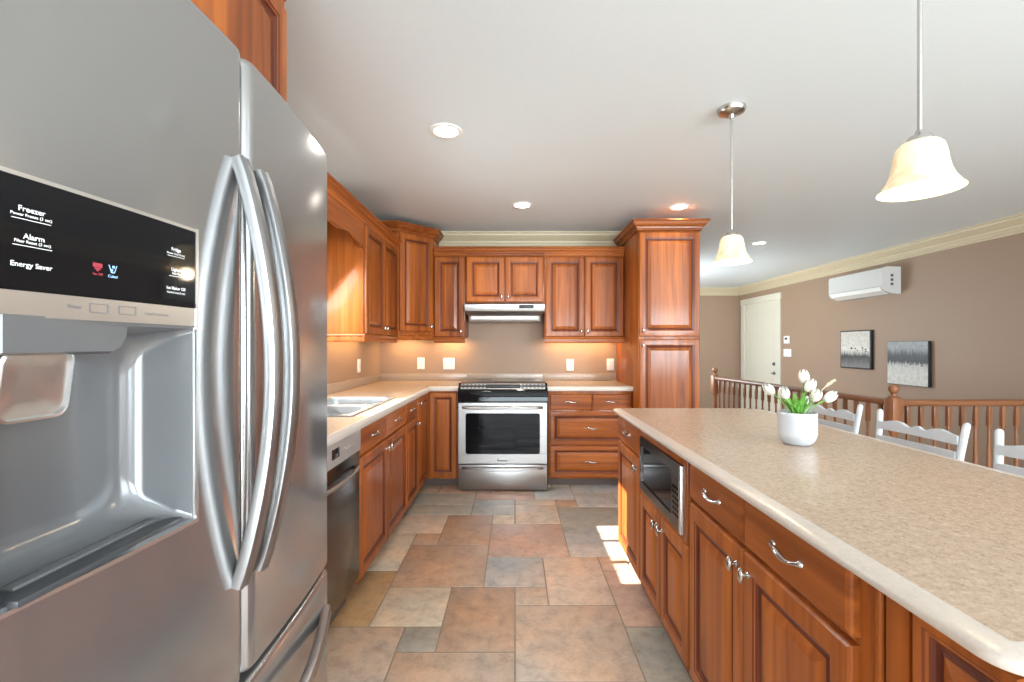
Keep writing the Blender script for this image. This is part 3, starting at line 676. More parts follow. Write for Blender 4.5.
# ================================================================ REFRIGERATOR (local: viewer at -y, x away from the camera)
FW = 0.44
fr = thing('refrigerator', 'large stainless french-door refrigerator with ice dispenser, left foreground', 'refrigerator', (-0.513, 0.825, 0), R90)
def surf(x): return -0.03*(1-(x/FW)**2)
def round_off(d, r=0.024): return 0 if d >= r else r-math.sqrt(max(0, r*r-(r-d)**2))
def fridge_panel(x0, x1, z0, z1, hole=None, back=0.062, rz=0.012):
    b = B(); bm = b.bm
    ds = [0, 0.0006, 0.002, 0.005, 0.009, 0.014, 0.019, 0.024]
    xs = sorted({round(v, 5) for v in [x0+d for d in ds] + [x1-d for d in ds] + [x0+0.024+(x1-x0-0.048)*k/26 for k in range(27)] + ([hole[0], hole[1]] if hole else [])})
    dz = [0, 0.0006, 0.003, 0.007, 0.012]
    zs = sorted({round(v, 5) for v in [z0+d for d in dz] + [z1-d for d in dz] + [z0+0.012+(z1-z0-0.024)*k/12 for k in range(13)] + ([hole[2], hole[3]] if hole else [])})
    V = {}
    for i, x in enumerate(xs):
        for j, z in enumerate(zs):
            y = surf(x) + round_off(min(x-x0, x1-x)) + round_off(min(z-z0, z1-z), rz)
            V[i, j] = bm.verts.new((x, y, z))
    def inh(i, j):
        return hole and hole[0]-1e-6 <= xs[i] and xs[i+1] <= hole[1]+1e-6 and hole[2]-1e-6 <= zs[j] and zs[j+1] <= hole[3]+1e-6
    for i in range(len(xs)-1):
        for j in range(len(zs)-1):
            if not inh(i, j): bm.faces.new((V[i, j], V[i+1, j], V[i+1, j+1], V[i, j+1]))
    nx, nz = len(xs)-1, len(zs)-1
    per = [(i, 0) for i in range(nx)] + [(nx, j) for j in range(nz)] + [(i, nz) for i in range(nx, 0, -1)] + [(0, j) for j in range(nz, 0, -1)]
    bk = [bm.verts.new((xs[i], back, zs[j])) for i, j in per]
    for k in range(len(per)):
        q = (k+1) % len(per); bm.faces.new((V[per[q]], V[per[k]], bk[k], bk[q]))
    bm.faces.new(bk)
    return b
DX0, DX1, DZ_0, DZ_1 = -0.383, -0.133, 0.987, 1.422
B().box(-0.433, 0.433, 0.066, 0.80, 0.03, 1.765, 0.006).obj('case', 'gray_case', fr)
ld = fridge_panel(-FW, -0.003, 0.652, 1.775, (DX0, DX1, DZ_0, DZ_1)).obj('left_door', 'steel', fr, ang=50)
rd = fridge_panel(0.003, FW, 0.652, 1.775).obj('right_door', 'steel', fr, ang=50)
dr = fridge_panel(-FW, FW, 0.07, 0.640).obj('freezer_drawer', 'steel', fr, ang=50)
B().box(-0.425, 0.425, 0.0, 0.06, 0.0, 0.062, 0.004).obj('kick_grille', 'gray_dark', fr)
for x in (-0.385, 0.385): B().box(x-0.035, x+0.035, 0.035, 0.12, 1.777, 1.797, 0.006).obj('hinge_cover', 'gray_dark', fr)
def bow_handle(path, side, w, t):
    """flattened ribbed bar swept along a path; side = direction across the bar"""
    pr = []
    for k in range(20):
        a = 2*PI*k/20; c, s_ = math.cos(a), math.sin(a)
        u = (abs(c)**0.55)*(1 if c >= 0 else -1)*w/2; v = (abs(s_)**0.7)*(1 if s_ >= 0 else -1)*t/2
        if s_ > 0.5: v *= 1-0.10*(1 if k % 2 else -1)
        pr.append((u, v))
    P = [Vector(p) for p in path]; rings = []; sd = Vector(side)
    for i, p in enumerate(P):
        d = (P[min(i+1, len(P)-1)]-P[max(0, i-1)]).normalized(); nn = d.cross(sd).normalized()
        if nn.y > 0: nn = -nn
        rings.append([p+sd*u+nn*v for u, v in pr])
    return B().loft(rings)
def arc(n=28): return [k/n for k in range(n+1)]
for par, x in ((ld, -0.030), (rd, 0.034)):
    bow_handle([(x, surf(x)-0.004-0.060*math.sin(PI*t)**0.85, 0.835+0.738*t) for t in arc()], (1, 0, 0), 0.030, 0.024).obj('handle', 'steel_hand', par, ang=60)
bow_handle([(-0.395+0.79*t, surf(-0.395+0.79*t)-0.004-0.052*math.sin(PI*t)**1.05, 0.545) for t in arc()], (0, 0, 1), 0.030, 0.024).obj('handle', 'steel_bar', dr, ang=60)
# dispenser
def patch(b, x0, x1, z0, z1, off, th, mat=0, n=12, r=0.0):
    outl = rrect(x1-x0, z1-z0, r, 4, (x0+x1)/2, (z0+z1)/2) if r else [(x0+(x1-x0)*k/n, z0) for k in range(n+1)] + [(x1-(x1-x0)*k/n, z1) for k in range(n+1)]
    if r:
        fine = []
        for k in range(len(outl)):
            a, c = outl[k], outl[(k+1) % len(outl)]
            m_ = max(1, int(math.hypot(c[0]-a[0], c[1]-a[1])/0.02))
            fine += [(a[0]+(c[0]-a[0])*q/m_, a[1]+(c[1]-a[1])*q/m_) for q in range(m_)]
        outl = fine
    b.loft([[(x, surf(x)-off+th, z) for x, z in outl], [(x, surf(x)-off, z) for x, z in outl]], True, True, mat)
b = B(); w, h = DX1-DX0, 1.279-DZ_0; cx, cz = (DX0+DX1)/2, (1.279+DZ_0)/2
def oring(ins, r, fy, dzb=0.0):
    return [(x, fy(x, z), z) for x, z in rrect(w-2*ins, h-2*ins, r, 6, cx, cz)]
rings = [oring(0.0, 0.006, lambda x, z: surf(x)-0.001), oring(0.004, 0.006, lambda x, z: surf(x)+0.0), oring(0.008, 0.012, lambda x, z: surf(x)+0.022),
         oring(0.014, 0.03, lambda x, z: 0.035), oring(0.022, 0.045, lambda x, z: 0.052), oring(0.036, 0.05, lambda x, z: 0.0595), oring(0.05, 0.05, lambda x, z: 0.0605)]
b.loft(rings, False, True)
disp = b.obj('dispenser', 'gray_plastic', fr, ang=60)
b = B(); patch(b, DX0+0.001, DX1-0.001, 1.306, DZ_1-0.001, 0.004, 0.02, r=0.008); b.obj('control_panel', 'black_gloss', disp)
b = B(); patch(b, DX0+0.001, DX1-0.001, 1.279, 1.3055, 0.004, 0.02); b.obj('button_strip', 'silver', disp)
b = B()     # thin bright bezel around the whole unit
def frame_strip(x0, x1, z0, z1): patch(b, x0, x1, z0, z1, 0.005, 0.012, n=10)
frame_strip(DX0-0.002, DX0+0.001, DZ_0-0.004, DZ_1+0.004); frame_strip(DX1-0.001, DX1+0.004, DZ_0-0.004, DZ_1+0.004)
frame_strip(DX0+0.001, DX1-0.001, DZ_0-0.004, DZ_0+0.001); frame_strip(DX0+0.001, DX1-0.001, DZ_1-0.0015, DZ_1+0.003)
b.obj('bezel', 'silver', disp)
b = B()     # chute hood, nozzle
outl = [(-0.3810, 1.278), (-0.3810, 1.240), (-0.2580, 1.240), (-0.2470, 1.246), (-0.2390, 1.258), (-0.2360, 1.278)]
b.loft([[(x, 0.058, z) for x, z in outl], [(x, -0.010, z) for x, z in outl], [(x*0.995-0.0016, -0.016, z+0.003) for x, z in outl]], True, True)
b.obj('chute', 'gray_plastic', disp, ang=50)
b = B()
pl = rrect(0.082, 0.083, 0.016, 5, -0.318, 1.207)
def pad(ins, o): return [(-0.318+(x+0.318)*ins, 0.016+(1.24-z)*0.12-o, 1.207+(z-1.207)*ins) for x, z in pl]
b.loft([pad(1, -0.012), pad(1, 0.0), pad(0.97, 0.004), pad(0.90, 0.005), pad(0.86, 0.001), pad(0.5, 0.0)], True, True)
b.obj('paddle', 'silver', disp, ang=30)
b = B().box(DX0+0.012, DX1-0.012, -0.02, 0.052, DZ_0+0.001, DZ_0+0.009, 0.002).box(DX0+0.03, DX1-0.03, 0.004, 0.02, DZ_0+0.009, DZ_0+0.013, 0.001, 1)
b.obj('drip_tray', ['gray_dark', 'gray_plastic'], disp)
b = B()
def flt(x0, z0, off=0.0046): return lambda u, v: (x0+u, surf(x0+u)-off, z0+v)
for s, size, x, z, bo in (('Freezer', 0.0078, -0.3530, 1.3886, 0.0001), ('Power Freeze (3 sec)', 0.0043, -0.3530, 1.3825, 0.00005), ('Alarm', 0.0078, -0.3510, 1.361, 0.0001), ('Filter Reset (3 sec)', 0.0043, -0.3520, 1.3555, 0.00005), ('Energy Saver', 0.0072, -0.3530, 1.332, 0.0001)):
    put_text(b, s, size, flt(x, z), bo)
for x, z, wd in ((-0.3530, 1.3782, 0.035), (-0.3520, 1.3513, 0.035)): patch(b, x-wd/2, x+wd/2, z-0.0003, z+0.0003, 0.0047, 0.0004, n=4)
b.obj('lettering', 'white_ink', disp, smooth=False); b = B()
for s, size, x, z, bo in (('Fridge', 0.0068, -0.1720, 1.386, 0.0001), ('Power Cool (3 sec)', 0.0040, -0.1720, 1.380, 0.00005), ('Lighting', 0.0068, -0.1700, 1.3575, 0.0001), ('Filter Reset', 0.0040, -0.1700, 1.352, 0.00005), ('Ice Maker Off', 0.0060, -0.1720, 1.331, 0.0001), ('Control Lock (3 sec)', 0.0038, -0.1720, 1.325, 0.00005)):
    put_text(b, s, size, flt(x, z), bo)
for x, z, wd in ((-0.1720, 1.3763, 0.03), (-0.1700, 1.3482, 0.028)): patch(b, x-wd/2, x+wd/2, z-0.0003, z+0.0003, 0.0047, 0.0004, n=4)
b.obj('lettering', 'white_ink', disp, smooth=False)
b = B(); put_text(b, 'Ice Off', 0.0042, flt(-0.2860, 1.334), 0.0001)
patch(b, -0.2915, -0.2805, 1.342, 1.347, 0.0047, 0.0004, n=3); patch(b, -0.2895, -0.2825, 1.3395, 1.3415, 0.0047, 0.0004, n=3); patch(b, -0.2875, -0.2845, 1.3375, 1.339, 0.0047, 0.0004, n=3)
b.obj('red_indicator', 'led_red', disp, smooth=False)
b = B(); put_text(b, 'Cubed', 0.0045, flt(-0.2675, 1.3338), 0.0001)
for pts in (((-0.2725, 1.3475), (-0.2695, 1.3385)), ((-0.2695, 1.3385), (-0.2655, 1.3385)), ((-0.2655, 1.3385), (-0.2625, 1.3475))):
    (xa, za), (xb, zb) = pts
    if za == zb: patch(b, xa, xb, za-0.0006, za+0.0006, 0.0047, 0.0004, n=2)
    else:
        b.loft([[(xa-0.0006, surf(xa)-0.0047, za), (xa+0.0006, surf(xa)-0.0047, za)], [(xb-0.0006, surf(xb)-0.0047, zb), (xb+0.0006, surf(xb)-0.0047, zb)]], False, False, closed=False)
patch(b, -0.2678, -0.2650, 1.3440, 1.3470, 0.0047, 0.0004, n=2); patch(b, -0.2698, -0.2672, 1.3400, 1.3426, 0.0047, 0.0004, n=2)
b.obj('blue_indicator', 'led_blue', disp, smooth=False)
b = B()
put_text(b, 'Water', 0.0058, flt(-0.3110, 1.2935)); put_text(b, 'Cubed/Crushed Ice', 0.0048, flt(-0.2040, 1.292))
for x0, x1 in ((-0.2950, -0.2730), (-0.2590, -0.2360)):
    for (p0, p1, q0, q1) in ((x0, x1, 1.2985, 1.2991), (x0, x1, 1.2885, 1.2891), (x0, x0+0.0006, 1.2885, 1.2991), (x1-0.0006, x1, 1.2885, 1.2991)): patch(b, p0, p1, q0, q1, 0.0047, 0.0004, n=3)
b.obj('strip_marks', 'gray_ink', disp, smooth=False)

# ================================================================ DISHWASHER
g = thing('dishwasher', 'stainless dishwasher with dark door, between refrigerator and sink cabinet', 'dishwasher', (XF+0.01, 1.648, 0), R90)
B().box(0.003, 0.601, 0.012, 0.56, 0.10, 0.845).obj('tub', 'gray_case', g)
B().box(0.02, 0.585, 0.05, 0.07, 0, 0.10).obj('toe_kick', 'toe', g)
B().box(0.004, 0.601, -0.012, 0.012, 0.118, 0.735, 0.004).obj('door', 'steel_dark', g)
cp = B().box(0.004, 0.601, -0.018, 0.012, 0.739, 0.842, 0.004).obj('control_panel', 'panel_silver', g)
B().box(0.245, 0.325, -0.0195, -0.017, 0.772, 0.815, 0.001).obj('display', 'display', cp)
b = B()
for x in (0.09, 0.13, 0.17, 0.21, 0.38, 0.42, 0.46, 0.50): b.lathe([(0.007, 0), (0.007, 0.002), (0.005, 0.003)], 12, (x, -0.018, 0.79), 'y')
b.obj('buttons', 'silver', cp)
b = B().tube([(0.05+0.505*t, -0.010-0.042*math.sin(PI*t)**0.5, 0.672) for t in arc(20)], 0.009, 12, up=(0, 0, 1)); b.obj('handle', 'steel_hand', g)

# ================================================================ RANGE
g = thing('range', 'stainless slide-in electric range with dark oven window, centre of back wall', 'oven', (-0.105, 3.93, 0))
B().box(-0.376, 0.376, 0.035, 0.74, 0.02, 0.905, 0.003).obj('case', 'black_matte', g)
ck = B().box(-0.386, 0.386, 0.085, 0.735, 0.905, 0.917, 0.004).obj('cooktop', 'black_gloss', g)
b = B()
for x, y, r in ((-0.2, 0.24, 0.11), (0.2, 0.24, 0.09), (-0.2, 0.52, 0.08), (0.2, 0.52, 0.11)):
    for rr in (r, r*0.62): b.lathe([(rr, 0.9172), (rr, 0.9176), (rr-0.004, 0.9176), (rr-0.004, 0.9172)], 32, (x, y, 0), cap0=False, cap1=False)
b.obj('burner_rings', 'gray_ink', ck)
b = B(); prof = [(0.095, 0.905), (0.095, 0.920), (0.080, 0.922), (0.010, 0.868), (0.0, 0.855), (0.0, 0.768), (0.095, 0.768)]
b.loft([[(x, y, z) for y, z in prof] for x in (-0.386, 0.386)]); cp = b.obj('control_panel', 'black_gloss', g)
def slope(b, x0, x1, s0, s1, lift, mat=0):
    P0, P1 = Vector((0, 0.010, 0.868)), Vector((0, 0.080, 0.922)); d = P1-P0; n = Vector((0, -d.z, d.y)).normalized()
    a, c = P0+d*s0, P0+d*s1
    lo = [(x0, *(a+n*0.0)[1:]), (x1, *(a)[1:]), (x1, *(c)[1:]), (x0, *(c)[1:])]
    hi = [(p[0], p[1]+n.y*lift, p[2]+n.z*lift) for p in lo]
    b.loft([lo, hi], True, True, mat)
b = B(); slope(b, -0.365, -0.150, 0.1, 0.9, 0.002); slope(b, 0.150, 0.365, 0.1, 0.9, 0.002); slope(b, -0.15, 0.15, 0.1, 0.22, 0.0015); slope(b, -0.15, 0.15, 0.78, 0.9, 0.0015); b.obj('button_plate', 'panel_silver', cp)
b = B()
for s_ in (-1, 1):
    for i in range(6):
        for j in range(3): xx = s_*0.257+(i-2.5)*0.034; slope(b, xx-0.009, xx+0.009, 0.2+j*0.24, 0.34+j*0.24, 0.004)
b.obj('buttons', 'gray_ink', cp)
b = B(); slope(b, -0.145, 0.145, 0.25, 0.75, 0.001); b.obj('display', 'display', cp)
# oven door with window
def frame_plate(x0, x1, z0, z1, hx0, hx1, hz0, hz1, y0, y1, r=0.02):
    b = B()
    n = 5
    hole = rrect(hx1-hx0, hz1-hz0, r, n, (hx0+hx1)/2, (hz0+hz1)/2)
    outer = []
    cxx, czz = (x0+x1)/2, (z0+z1)/2
    q = 0
    for sx, sz in ((1, 1), (-1, 1), (-1, -1), (1, -1)):
        for k in range(n+1): outer.append((cxx+sx*(x1-x0)/2+(1e-5*(k-2)*(-sz)), czz+sz*(z1-z0)/2+(1e-5*(k-2)*sx)))
    R = [[(x, y1, z) for x, z in outer], [(x, y0+0.004, z) for x, z in outer], [(cxx+(x-cxx)*0.993, y0, czz+(z-czz)*0.993) for x, z in outer], [(x, y0, z) for x, z in hole], [(x, y0+0.012, z) for x, z in hole]]
    return b.loft(R, False, False)
dw = frame_plate(-0.380, 0.380, 0.240, 0.762, -0.318, 0.318, 0.322, 0.672, -0.022, 0.034).obj('oven_door', 'steel_h', g)
b = B().box(-0.322, 0.322, -0.0145, 0.02, 0.318, 0.676); b.obj('window', 'oven_glass', dw)
b = B().tube([(-0.335+0.67*t, -0.028-0.034*min(1, math.sin(PI*t)*6), 0.722) for t in arc(40)], 0.013, 14, up=(0, 0, 1)); b.obj('handle', 'steel_h', dw)
b = B(); b.box(-0.040, 0.040, -0.0235, -0.021, 0.262, 0.272, 0.001).box(-0.046, -0.036, -0.0235, -0.021, 0.262, 0.285, 0.001); b.obj('badge', 'gray_ink', dw)
sd = B().box(-0.380, 0.380, -0.018, 0.034, 0.018, 0.232, 0.004).obj('storage_drawer', 'steel_h', g)
b = B(); rings = []
for k in range(25):
    t = k/24; x = -0.35+0.70*t; hgt = 0.012+0.020*math.sin(PI*t)
    rings.append([(x, -0.016, 0.215), (x, -0.045*math.sin(PI*t)**0.4-0.017, 0.212), (x, -0.045*math.sin(PI*t)**0.4-0.018, 0.204-hgt*0.5), (x, -0.018, 0.204-hgt)])
b.loft(rings); b.obj('handle', 'steel_h', sd, ang=60)
B().box(-0.36, 0.36, 0.03, 0.6, 0.0, 0.02).obj('foot', 'black_matte', g)

# ================================================================ RANGE HOOD
g = thing('range_hood', 'slim stainless range hood under the short wall cabinet', 'range hood', (-0.098, 4.30, -0.008))
b = B(); prof = [(0.395, 1.650), (0.0, 1.650), (-0.004, 1.645), (-0.004, 1.582), (0.0, 1.576), (0.395, 1.576)]
b.loft([[(x, y, z) for y, z in prof] for x in (-0.374, 0.374)]); hd = b.obj('canopy', 'steel_h', g)
b = B(); b.loft([[(sx*(0.370-i), y, z) for sx, y in ((-1, y0), (1, y0), (1, 0.39), (-1, 0.39))] for i, y0, z in ((0.0, 0.006, 1.575), (0.024, 0.03, 1.545), (0.03, 0.035, 1.535), (0.034, 0.04, 1.498), (0.034, 0.045, 1.486))], True, True); b.obj('lower_body', 'steel_h', g)
B().box(-0.318, 0.318, 0.026, 0.037, 1.505, 1.534, 0.003).obj('light_lens', 'white_plastic', g)
b = B().box(0.135, 0.275, -0.006, 0.0, 1.606, 1.640, 0.001); b.obj('switch_panel', 'black_matte', hd)
for x0, x1 in ((-0.13, -0.06), (-0.04, 0.03), (0.04, 0.11)):
    b = B()
    for k in range(5): b.box(x0+(x1-x0)*k/5, x0+(x1-x0)*(k+0.6)/5, -0.0055, 0.0, 1.612, 1.636)
    b.obj('vent_grille', 'gray_case', hd)

# ================================================================ MICROWAVE in the island
g = thing('microwave', 'compact stainless and black microwave built into the island', 'microwave', (IX+0.019, 2.129, 0.588), RM90); g.scale.x = 0.972
B().box(0.004, 0.548, -0.024, 0.48, 0.003, 0.238, 0.003).obj('case', 'black_matte', g)
md = frame_plate(0.0, 0.552, 0.001, 0.241, 0.022, 0.44, 0.036, 0.202, -0.044, -0.024, 0.006).obj('door', 'steel_dark', g)
B().box(0.018, 0.530, -0.038, -0.025, 0.032, 0.206).obj('window', 'black_gloss', md)
b = B().box(0.530, 0.551, -0.049, -0.030, 0.001, 0.241, 0.003); b.obj('side_trim', 'silver', g)
b = B().box(0.445, 0.528, -0.0425, -0.032, 0.034, 0.205, 0.001); cp = b.obj('control_panel', 'black_gloss', g)
b = B()
for i in range(3):
    for j in range(6): b.box(0.455+i*0.023, 0.470+i*0.023, -0.0440, -0.042, 0.045+j*0.02, 0.055+j*0.02)
b.obj('keypad', 'gray_plastic', cp)
B().box(0.455, 0.518, -0.0435, -0.042, 0.175, 0.197).obj('display', 'display', cp)

# ================================================================ OUTLETS AND SWITCHES
def plate(name, label, cat, loc, rz, w=0.075, h=0.118, kind='outlet', group=None):
    g = thing(name, label, cat, loc, rz, group)
    B().box(-w/2, w/2, -0.006, 0, -h/2, h/2, 0.002).obj('cover_plate', 'white_plastic', g)
    n = 2 if w > 0.1 else 1
    for i in range(n):
        x = (i-(n-1)/2)*0.046
        if kind == 'outlet':
            for z in (-0.02, 0.02):
                s = B(); s.plate(rrect(0.034, 0.028, 0.008, 3), -0.008, -0.005); o = s.obj('socket', 'white_plastic', g, (x, 0, z))
                B().box(-0.008, -0.005, -0.0086, -0.0075, -0.002, 0.007).box(0.005, 0.008, -0.0086, -0.0075, -0.002, 0.007).obj('slots', 'gray_ink', o)
        else: B().box(x-0.016, x+0.016, -0.0095, -0.005, -0.033, 0.033, 0.002).obj('rocker', 'white_plastic', g)
    return g
def ht(y, k): return 1.25-(y-345.5)/k
plate('wall_outlet', 'white outlet on the left wall under the corner cabinets', 'outlet', (XL, 4.06, 1.07), R90)
plate('wall_outlet', 'white outlet on back wall left of the double switch', 'outlet', ((421-515)/97.4, YB, 1.066), 0)
plate('light_switch', 'white double switch plate on back wall just left of the range', 'switch', ((449-515)/97.4, YB, 1.064), 0, 0.118, 0.118, 'rocker')
plate('light_switch', 'white single switch on back wall right of the range', 'switch', ((570-515)/97.4, YB, 1.05), 0, kind='rocker')
plate('wall_outlet', 'white outlet on back wall beside the tall pantry', 'outlet', ((610.3-515)/97.4, YB, 1.055), 0)
plate('light_switch', 'white switch plate below the thermostat beside the entry door', 'switch', (XR, 7.53, 1.13), RM90, 0.21, 0.125, 'rocker')
g = thing('thermostat', 'white thermostat on taupe wall beside the entry door', 'thermostat', (XR, 7.53, 1.345), RM90)
B().box(-0.07, 0.07, -0.025, 0, -0.062, 0.062, 0.006).obj('housing', 'white_plastic', g)
B().box(-0.035, 0.035, -0.0265, -0.024, 0.0, 0.035, 0.001).obj('display', 'gray_plastic', g)

# ================================================================ HEAT PUMP HEAD
g = thing('air_conditioner', 'white wall-mounted mini-split air conditioner under the crown moulding', 'air conditioner', (XR, 5.316, 1.85), RM90)
prof = [(0, 0.0), (0, 0.315), (-0.16, 0.32), (-0.205, 0.305), (-0.215, 0.27), (-0.215, 0.085), (-0.195, 0.045), (-0.12, 0.01)]
b = B(); b.loft([[(x, y, z) for y, z in prof] for x in (-0.912, 0.0)]); b.obj('housing', 'ac_white', g, ang=50)
b = B(); fl = [(-0.218, 0.085), (-0.199, 0.043), (-0.125, 0.006), (-0.123, 0.002), (-0.203, 0.039), (-0.223, 0.085)]
b.loft([[(x, y, z) for y, z in fl] for x in (-0.88, -0.03)]); b.obj('louver', 'white_plastic', g)
b = B().box(-0.0005, 0.003, -0.12, -0.09, 0.20, 0.23, 0.0).box(-0.0005, 0.003, -0.12, -0.09, 0.15, 0.18).box(-0.0005, 0.003, -0.12, -0.09, 0.10, 0.13); b.obj('side_slots', 'gray_plastic', g)
b = B().box(-0.90, -0.012, -0.2165, -0.214, 0.09, 0.093).obj('panel_seam', 'gray_plastic', g)

# ================================================================ PICTURES
for nm, y0, y1, z0, z1, mt, lb in (('wall_picture', 5.72, 6.25, 0.95, 1.446, 'picture_a', 'square abstract canvas with pale top and dark streaked lower third'), ('wall_picture', 4.92, 5.46, 0.80, 1.30, 'picture_b', 'square abstract canvas with dark streaks above and white below')):
    g = thing(nm, lb, 'picture', (XR, (y0+y1)/2, (z0+z1)/2), RM90)
    w, h = y1-y0, z1-z0
    B().box(-w/2, w/2, -0.040, -0.002, -h/2, h/2, 0.002).obj('stretcher_frame', 'black_matte', g)
    e = 0.014 if mt == 'picture_a' else 0.004
    B().box(-w/2+e, w/2-e, -0.0425, -0.038, -h/2+e, h/2-e).obj('canvas', mt, g)

# ================================================================ STAIR RAILINGS
def newel_profile():
    return [(0.042, 0.0), (0.042, 0.16), (0.034, 0.18), (0.024, 0.20), (0.034, 0.24), (0.037, 0.32), (0.028, 0.44), (0.022, 0.54), (0.026, 0.57), (0.036, 0.585), (0.040, 0.60), (0.040, 0.61)]
def newel(name, parent, loc, rot):
    b = B().box(-0.042, 0.042, -0.042, 0.042, 0, 0.17, 0.004).lathe(newel_profile()[2:], 18).box(-0.042, 0.042, -0.042, 0.042, 0.60, 0.845, 0.005)
    b.lathe([(0.040, 0.845), (0.042, 0.853), (0.020, 0.866), (0.018, 0.878), (0.024, 0.884)] + [(max(0.002, 0.038*math.sin(PI*(0.18+0.82*k/9))), 0.918-0.036*math.cos(PI*(0.18+0.82*k/9))) for k in range(10)], 18)
    return b.obj(name, 'wood_rail', parent, loc, rot, 45)
def baluster_b():
    b = B().box(-0.016, 0.016, -0.016, 0.016, 0.03, 0.20, 0.002)
    b.lathe([(0.015, 0.20), (0.010, 0.215), (0.013, 0.23), (0.015, 0.30), (0.0145, 0.40), (0.010, 0.52), (0.012, 0.535), (0.0095, 0.55), (0.010, 0.60), (0.0105, 0.64)], 10)
    b.box(-0.013, 0.013, -0.013, 0.013, 0.63, 0.79, 0.002)
    return b
bal0 = [None]
def railing(label, p0, p1, n, newels, grp):
    p0, p1 = Vector((*p0, 0)), Vector((*p1, 0)); d = p1-p0; L = d.length; rz = math.atan2(d.y, d.x)
    g = thing('stair_railing', label, 'railing', p0, rz)
    for k, x in enumerate((0, L)):
        if newels[k]: newel('newel_post', g, (x, 0, 0), None)
    hp = [(-0.030, 0.795), (-0.032, 0.812), (-0.026, 0.826), (-0.012, 0.835), (0.012, 0.835), (0.026, 0.826), (0.032, 0.812), (0.030, 0.795), (0.018, 0.785), (-0.018, 0.785)]
    b = B().loft([[(x, y, z) for y, z in hp] for x in (0.042 if newels[0] else 0.046, L-0.042)]); b.obj('handrail', 'wood_rail_h', g, ang=50)
    B().box(0.046, L-0.042, -0.035, 0.035, 0.0, 0.03, 0.003).obj('bottom_rail', 'wood_rail_h', g)
    for i in range(n):
        x = L*(i+1)/(n+1)
        if bal0[0] is None: bal0[0] = baluster_b().obj('baluster', 'wood_rail', g, (x, 0, 0), None, 45)
        else: inst(bal0[0], 'baluster', g, (x, 0, 0))
M['wood_rail_h'] = wood('railing_wood_lengthwise', (0.15, 0.056, 0.025), (0.29, 0.12, 0.055), 'x', 0.35, 0.25)
PA, PB = (2.72, 6.23), (2.91, 3.52)
railing('stair railing running away from the camera to the newel beside the entry', PB, PA, 22, (True, True), None)
railing('stair railing running across behind the white stools to the right wall', (PB[0], PB[1]), (XR-0.0, PB[1]), 14, (False, False), None)

# ================================================================ WHITE STOOLS
def stool(label, cy, cx=1.745, yaw=0.0):
    """seat faces -x (towards the island); local y runs across the stool"""
    g = thing('counter_stool', label, 'stool', (cx, cy, 0), yaw, 'white stools along the far side of the island')
    hw = 0.195
    st = rr_poly(-0.36, 0.0, -0.185, 0.185, (0.03, 0.05, 0.05, 0.03), 5)
    b = B(); top_loft(b, lambda i: rr_poly(-0.36+i, 0.0-i, -0.185+i, 0.185-i, (0.03, 0.05, 0.05, 0.03), 5), 0.585, 0.62, 0.012); b.obj('seat', 'chair_white', g, ang=50)
    for s in (-1, 1):
        b = B().tube([(0.04, s*0.185, 0.0), (0.01, s*0.178, 0.30), (-0.006, s*0.168, 0.58), (0.006, s*0.177, 0.74), (0.032, s*0.194, 0.935), (0.0335, s*0.195, 0.944), (0.0345, s*0.1955, 0.950)], [0.014, 0.015, 0.015, 0.0135, 0.0125, 0.011, 0.005], 12, up=(0, 1, 0)); b.obj('rear_leg', 'chair_white', g)
        b = B().tube([(-0.345, s*0.180, 0.0), (-0.325, s*0.165, 0.32), (-0.305, s*0.150, 0.588)], [0.012, 0.019, 0.015], 12, up=(0, 1, 0)); b.obj('front_leg', 'chair_white', g)
        b = B().tube([(-0.335, s*0.173, 0.20), (-0.16, s*0.178, 0.20), (0.022, s*0.181, 0.20)], [0.008, 0.012, 0.008], 8); b.obj('side_stretcher', 'chair_white', g)
    b = B().tube([(-0.333, -0.17, 0.26), (-0.333, 0, 0.26), (-0.333, 0.17, 0.26)], [0.009, 0.013, 0.009], 8); b.obj('front_stretcher', 'chair_white', g)
    def rail(z0, z1, x, hump, w):
        up = []
        for k in range(33):
            t = k/32; s = abs(2*t-1)
            z = z1 + (hump*(0.55*math.exp(-((s-0.55)/0.25)**2)*1.6 + 0.5*math.exp(-(s/0.10)**2) - 0.4*math.exp(-((s-0.2)/0.1)**2)) if hump else 0)
            up.append((-w+2*w*t, z))
        lo = [(w, z0), (0, z0-0.004), (-w, z0)]
        b = B(); bend = lambda y: 0.012*(1-(y/w)**2)
        o = up + [(q, z0) for q in (w, w*0.5, 0, -w*0.5, -w)]
        b.loft([[(x+bend(y)-0.008, y, z) for y, z in o], [(x+bend(y)+0.008, y, z) for y, z in o]])
        return b
    rail(0.862, 0.895, 0.014, 0.017, 0.182).obj('top_rail', 'chair_white', g)
    rail(0.795, 0.832, 0.008, 0.0, 0.178).obj('middle_rail', 'chair_white', g)
    rail(0.680, 0.712, 0.0, 0.0, 0.172).obj('lower_rail', 'chair_white', g)
    return g
stool('white ladder-back stool partly behind the tulip pot, farthest of the three', 2.53, 1.7175, 0.067)
stool('white ladder-back stool fully in view, in the middle of the three', 1.968, 1.706, 0.067)
stool('white ladder-back stool cut off by the right edge, nearest of the three', 1.4495, 1.7206, 0.067)

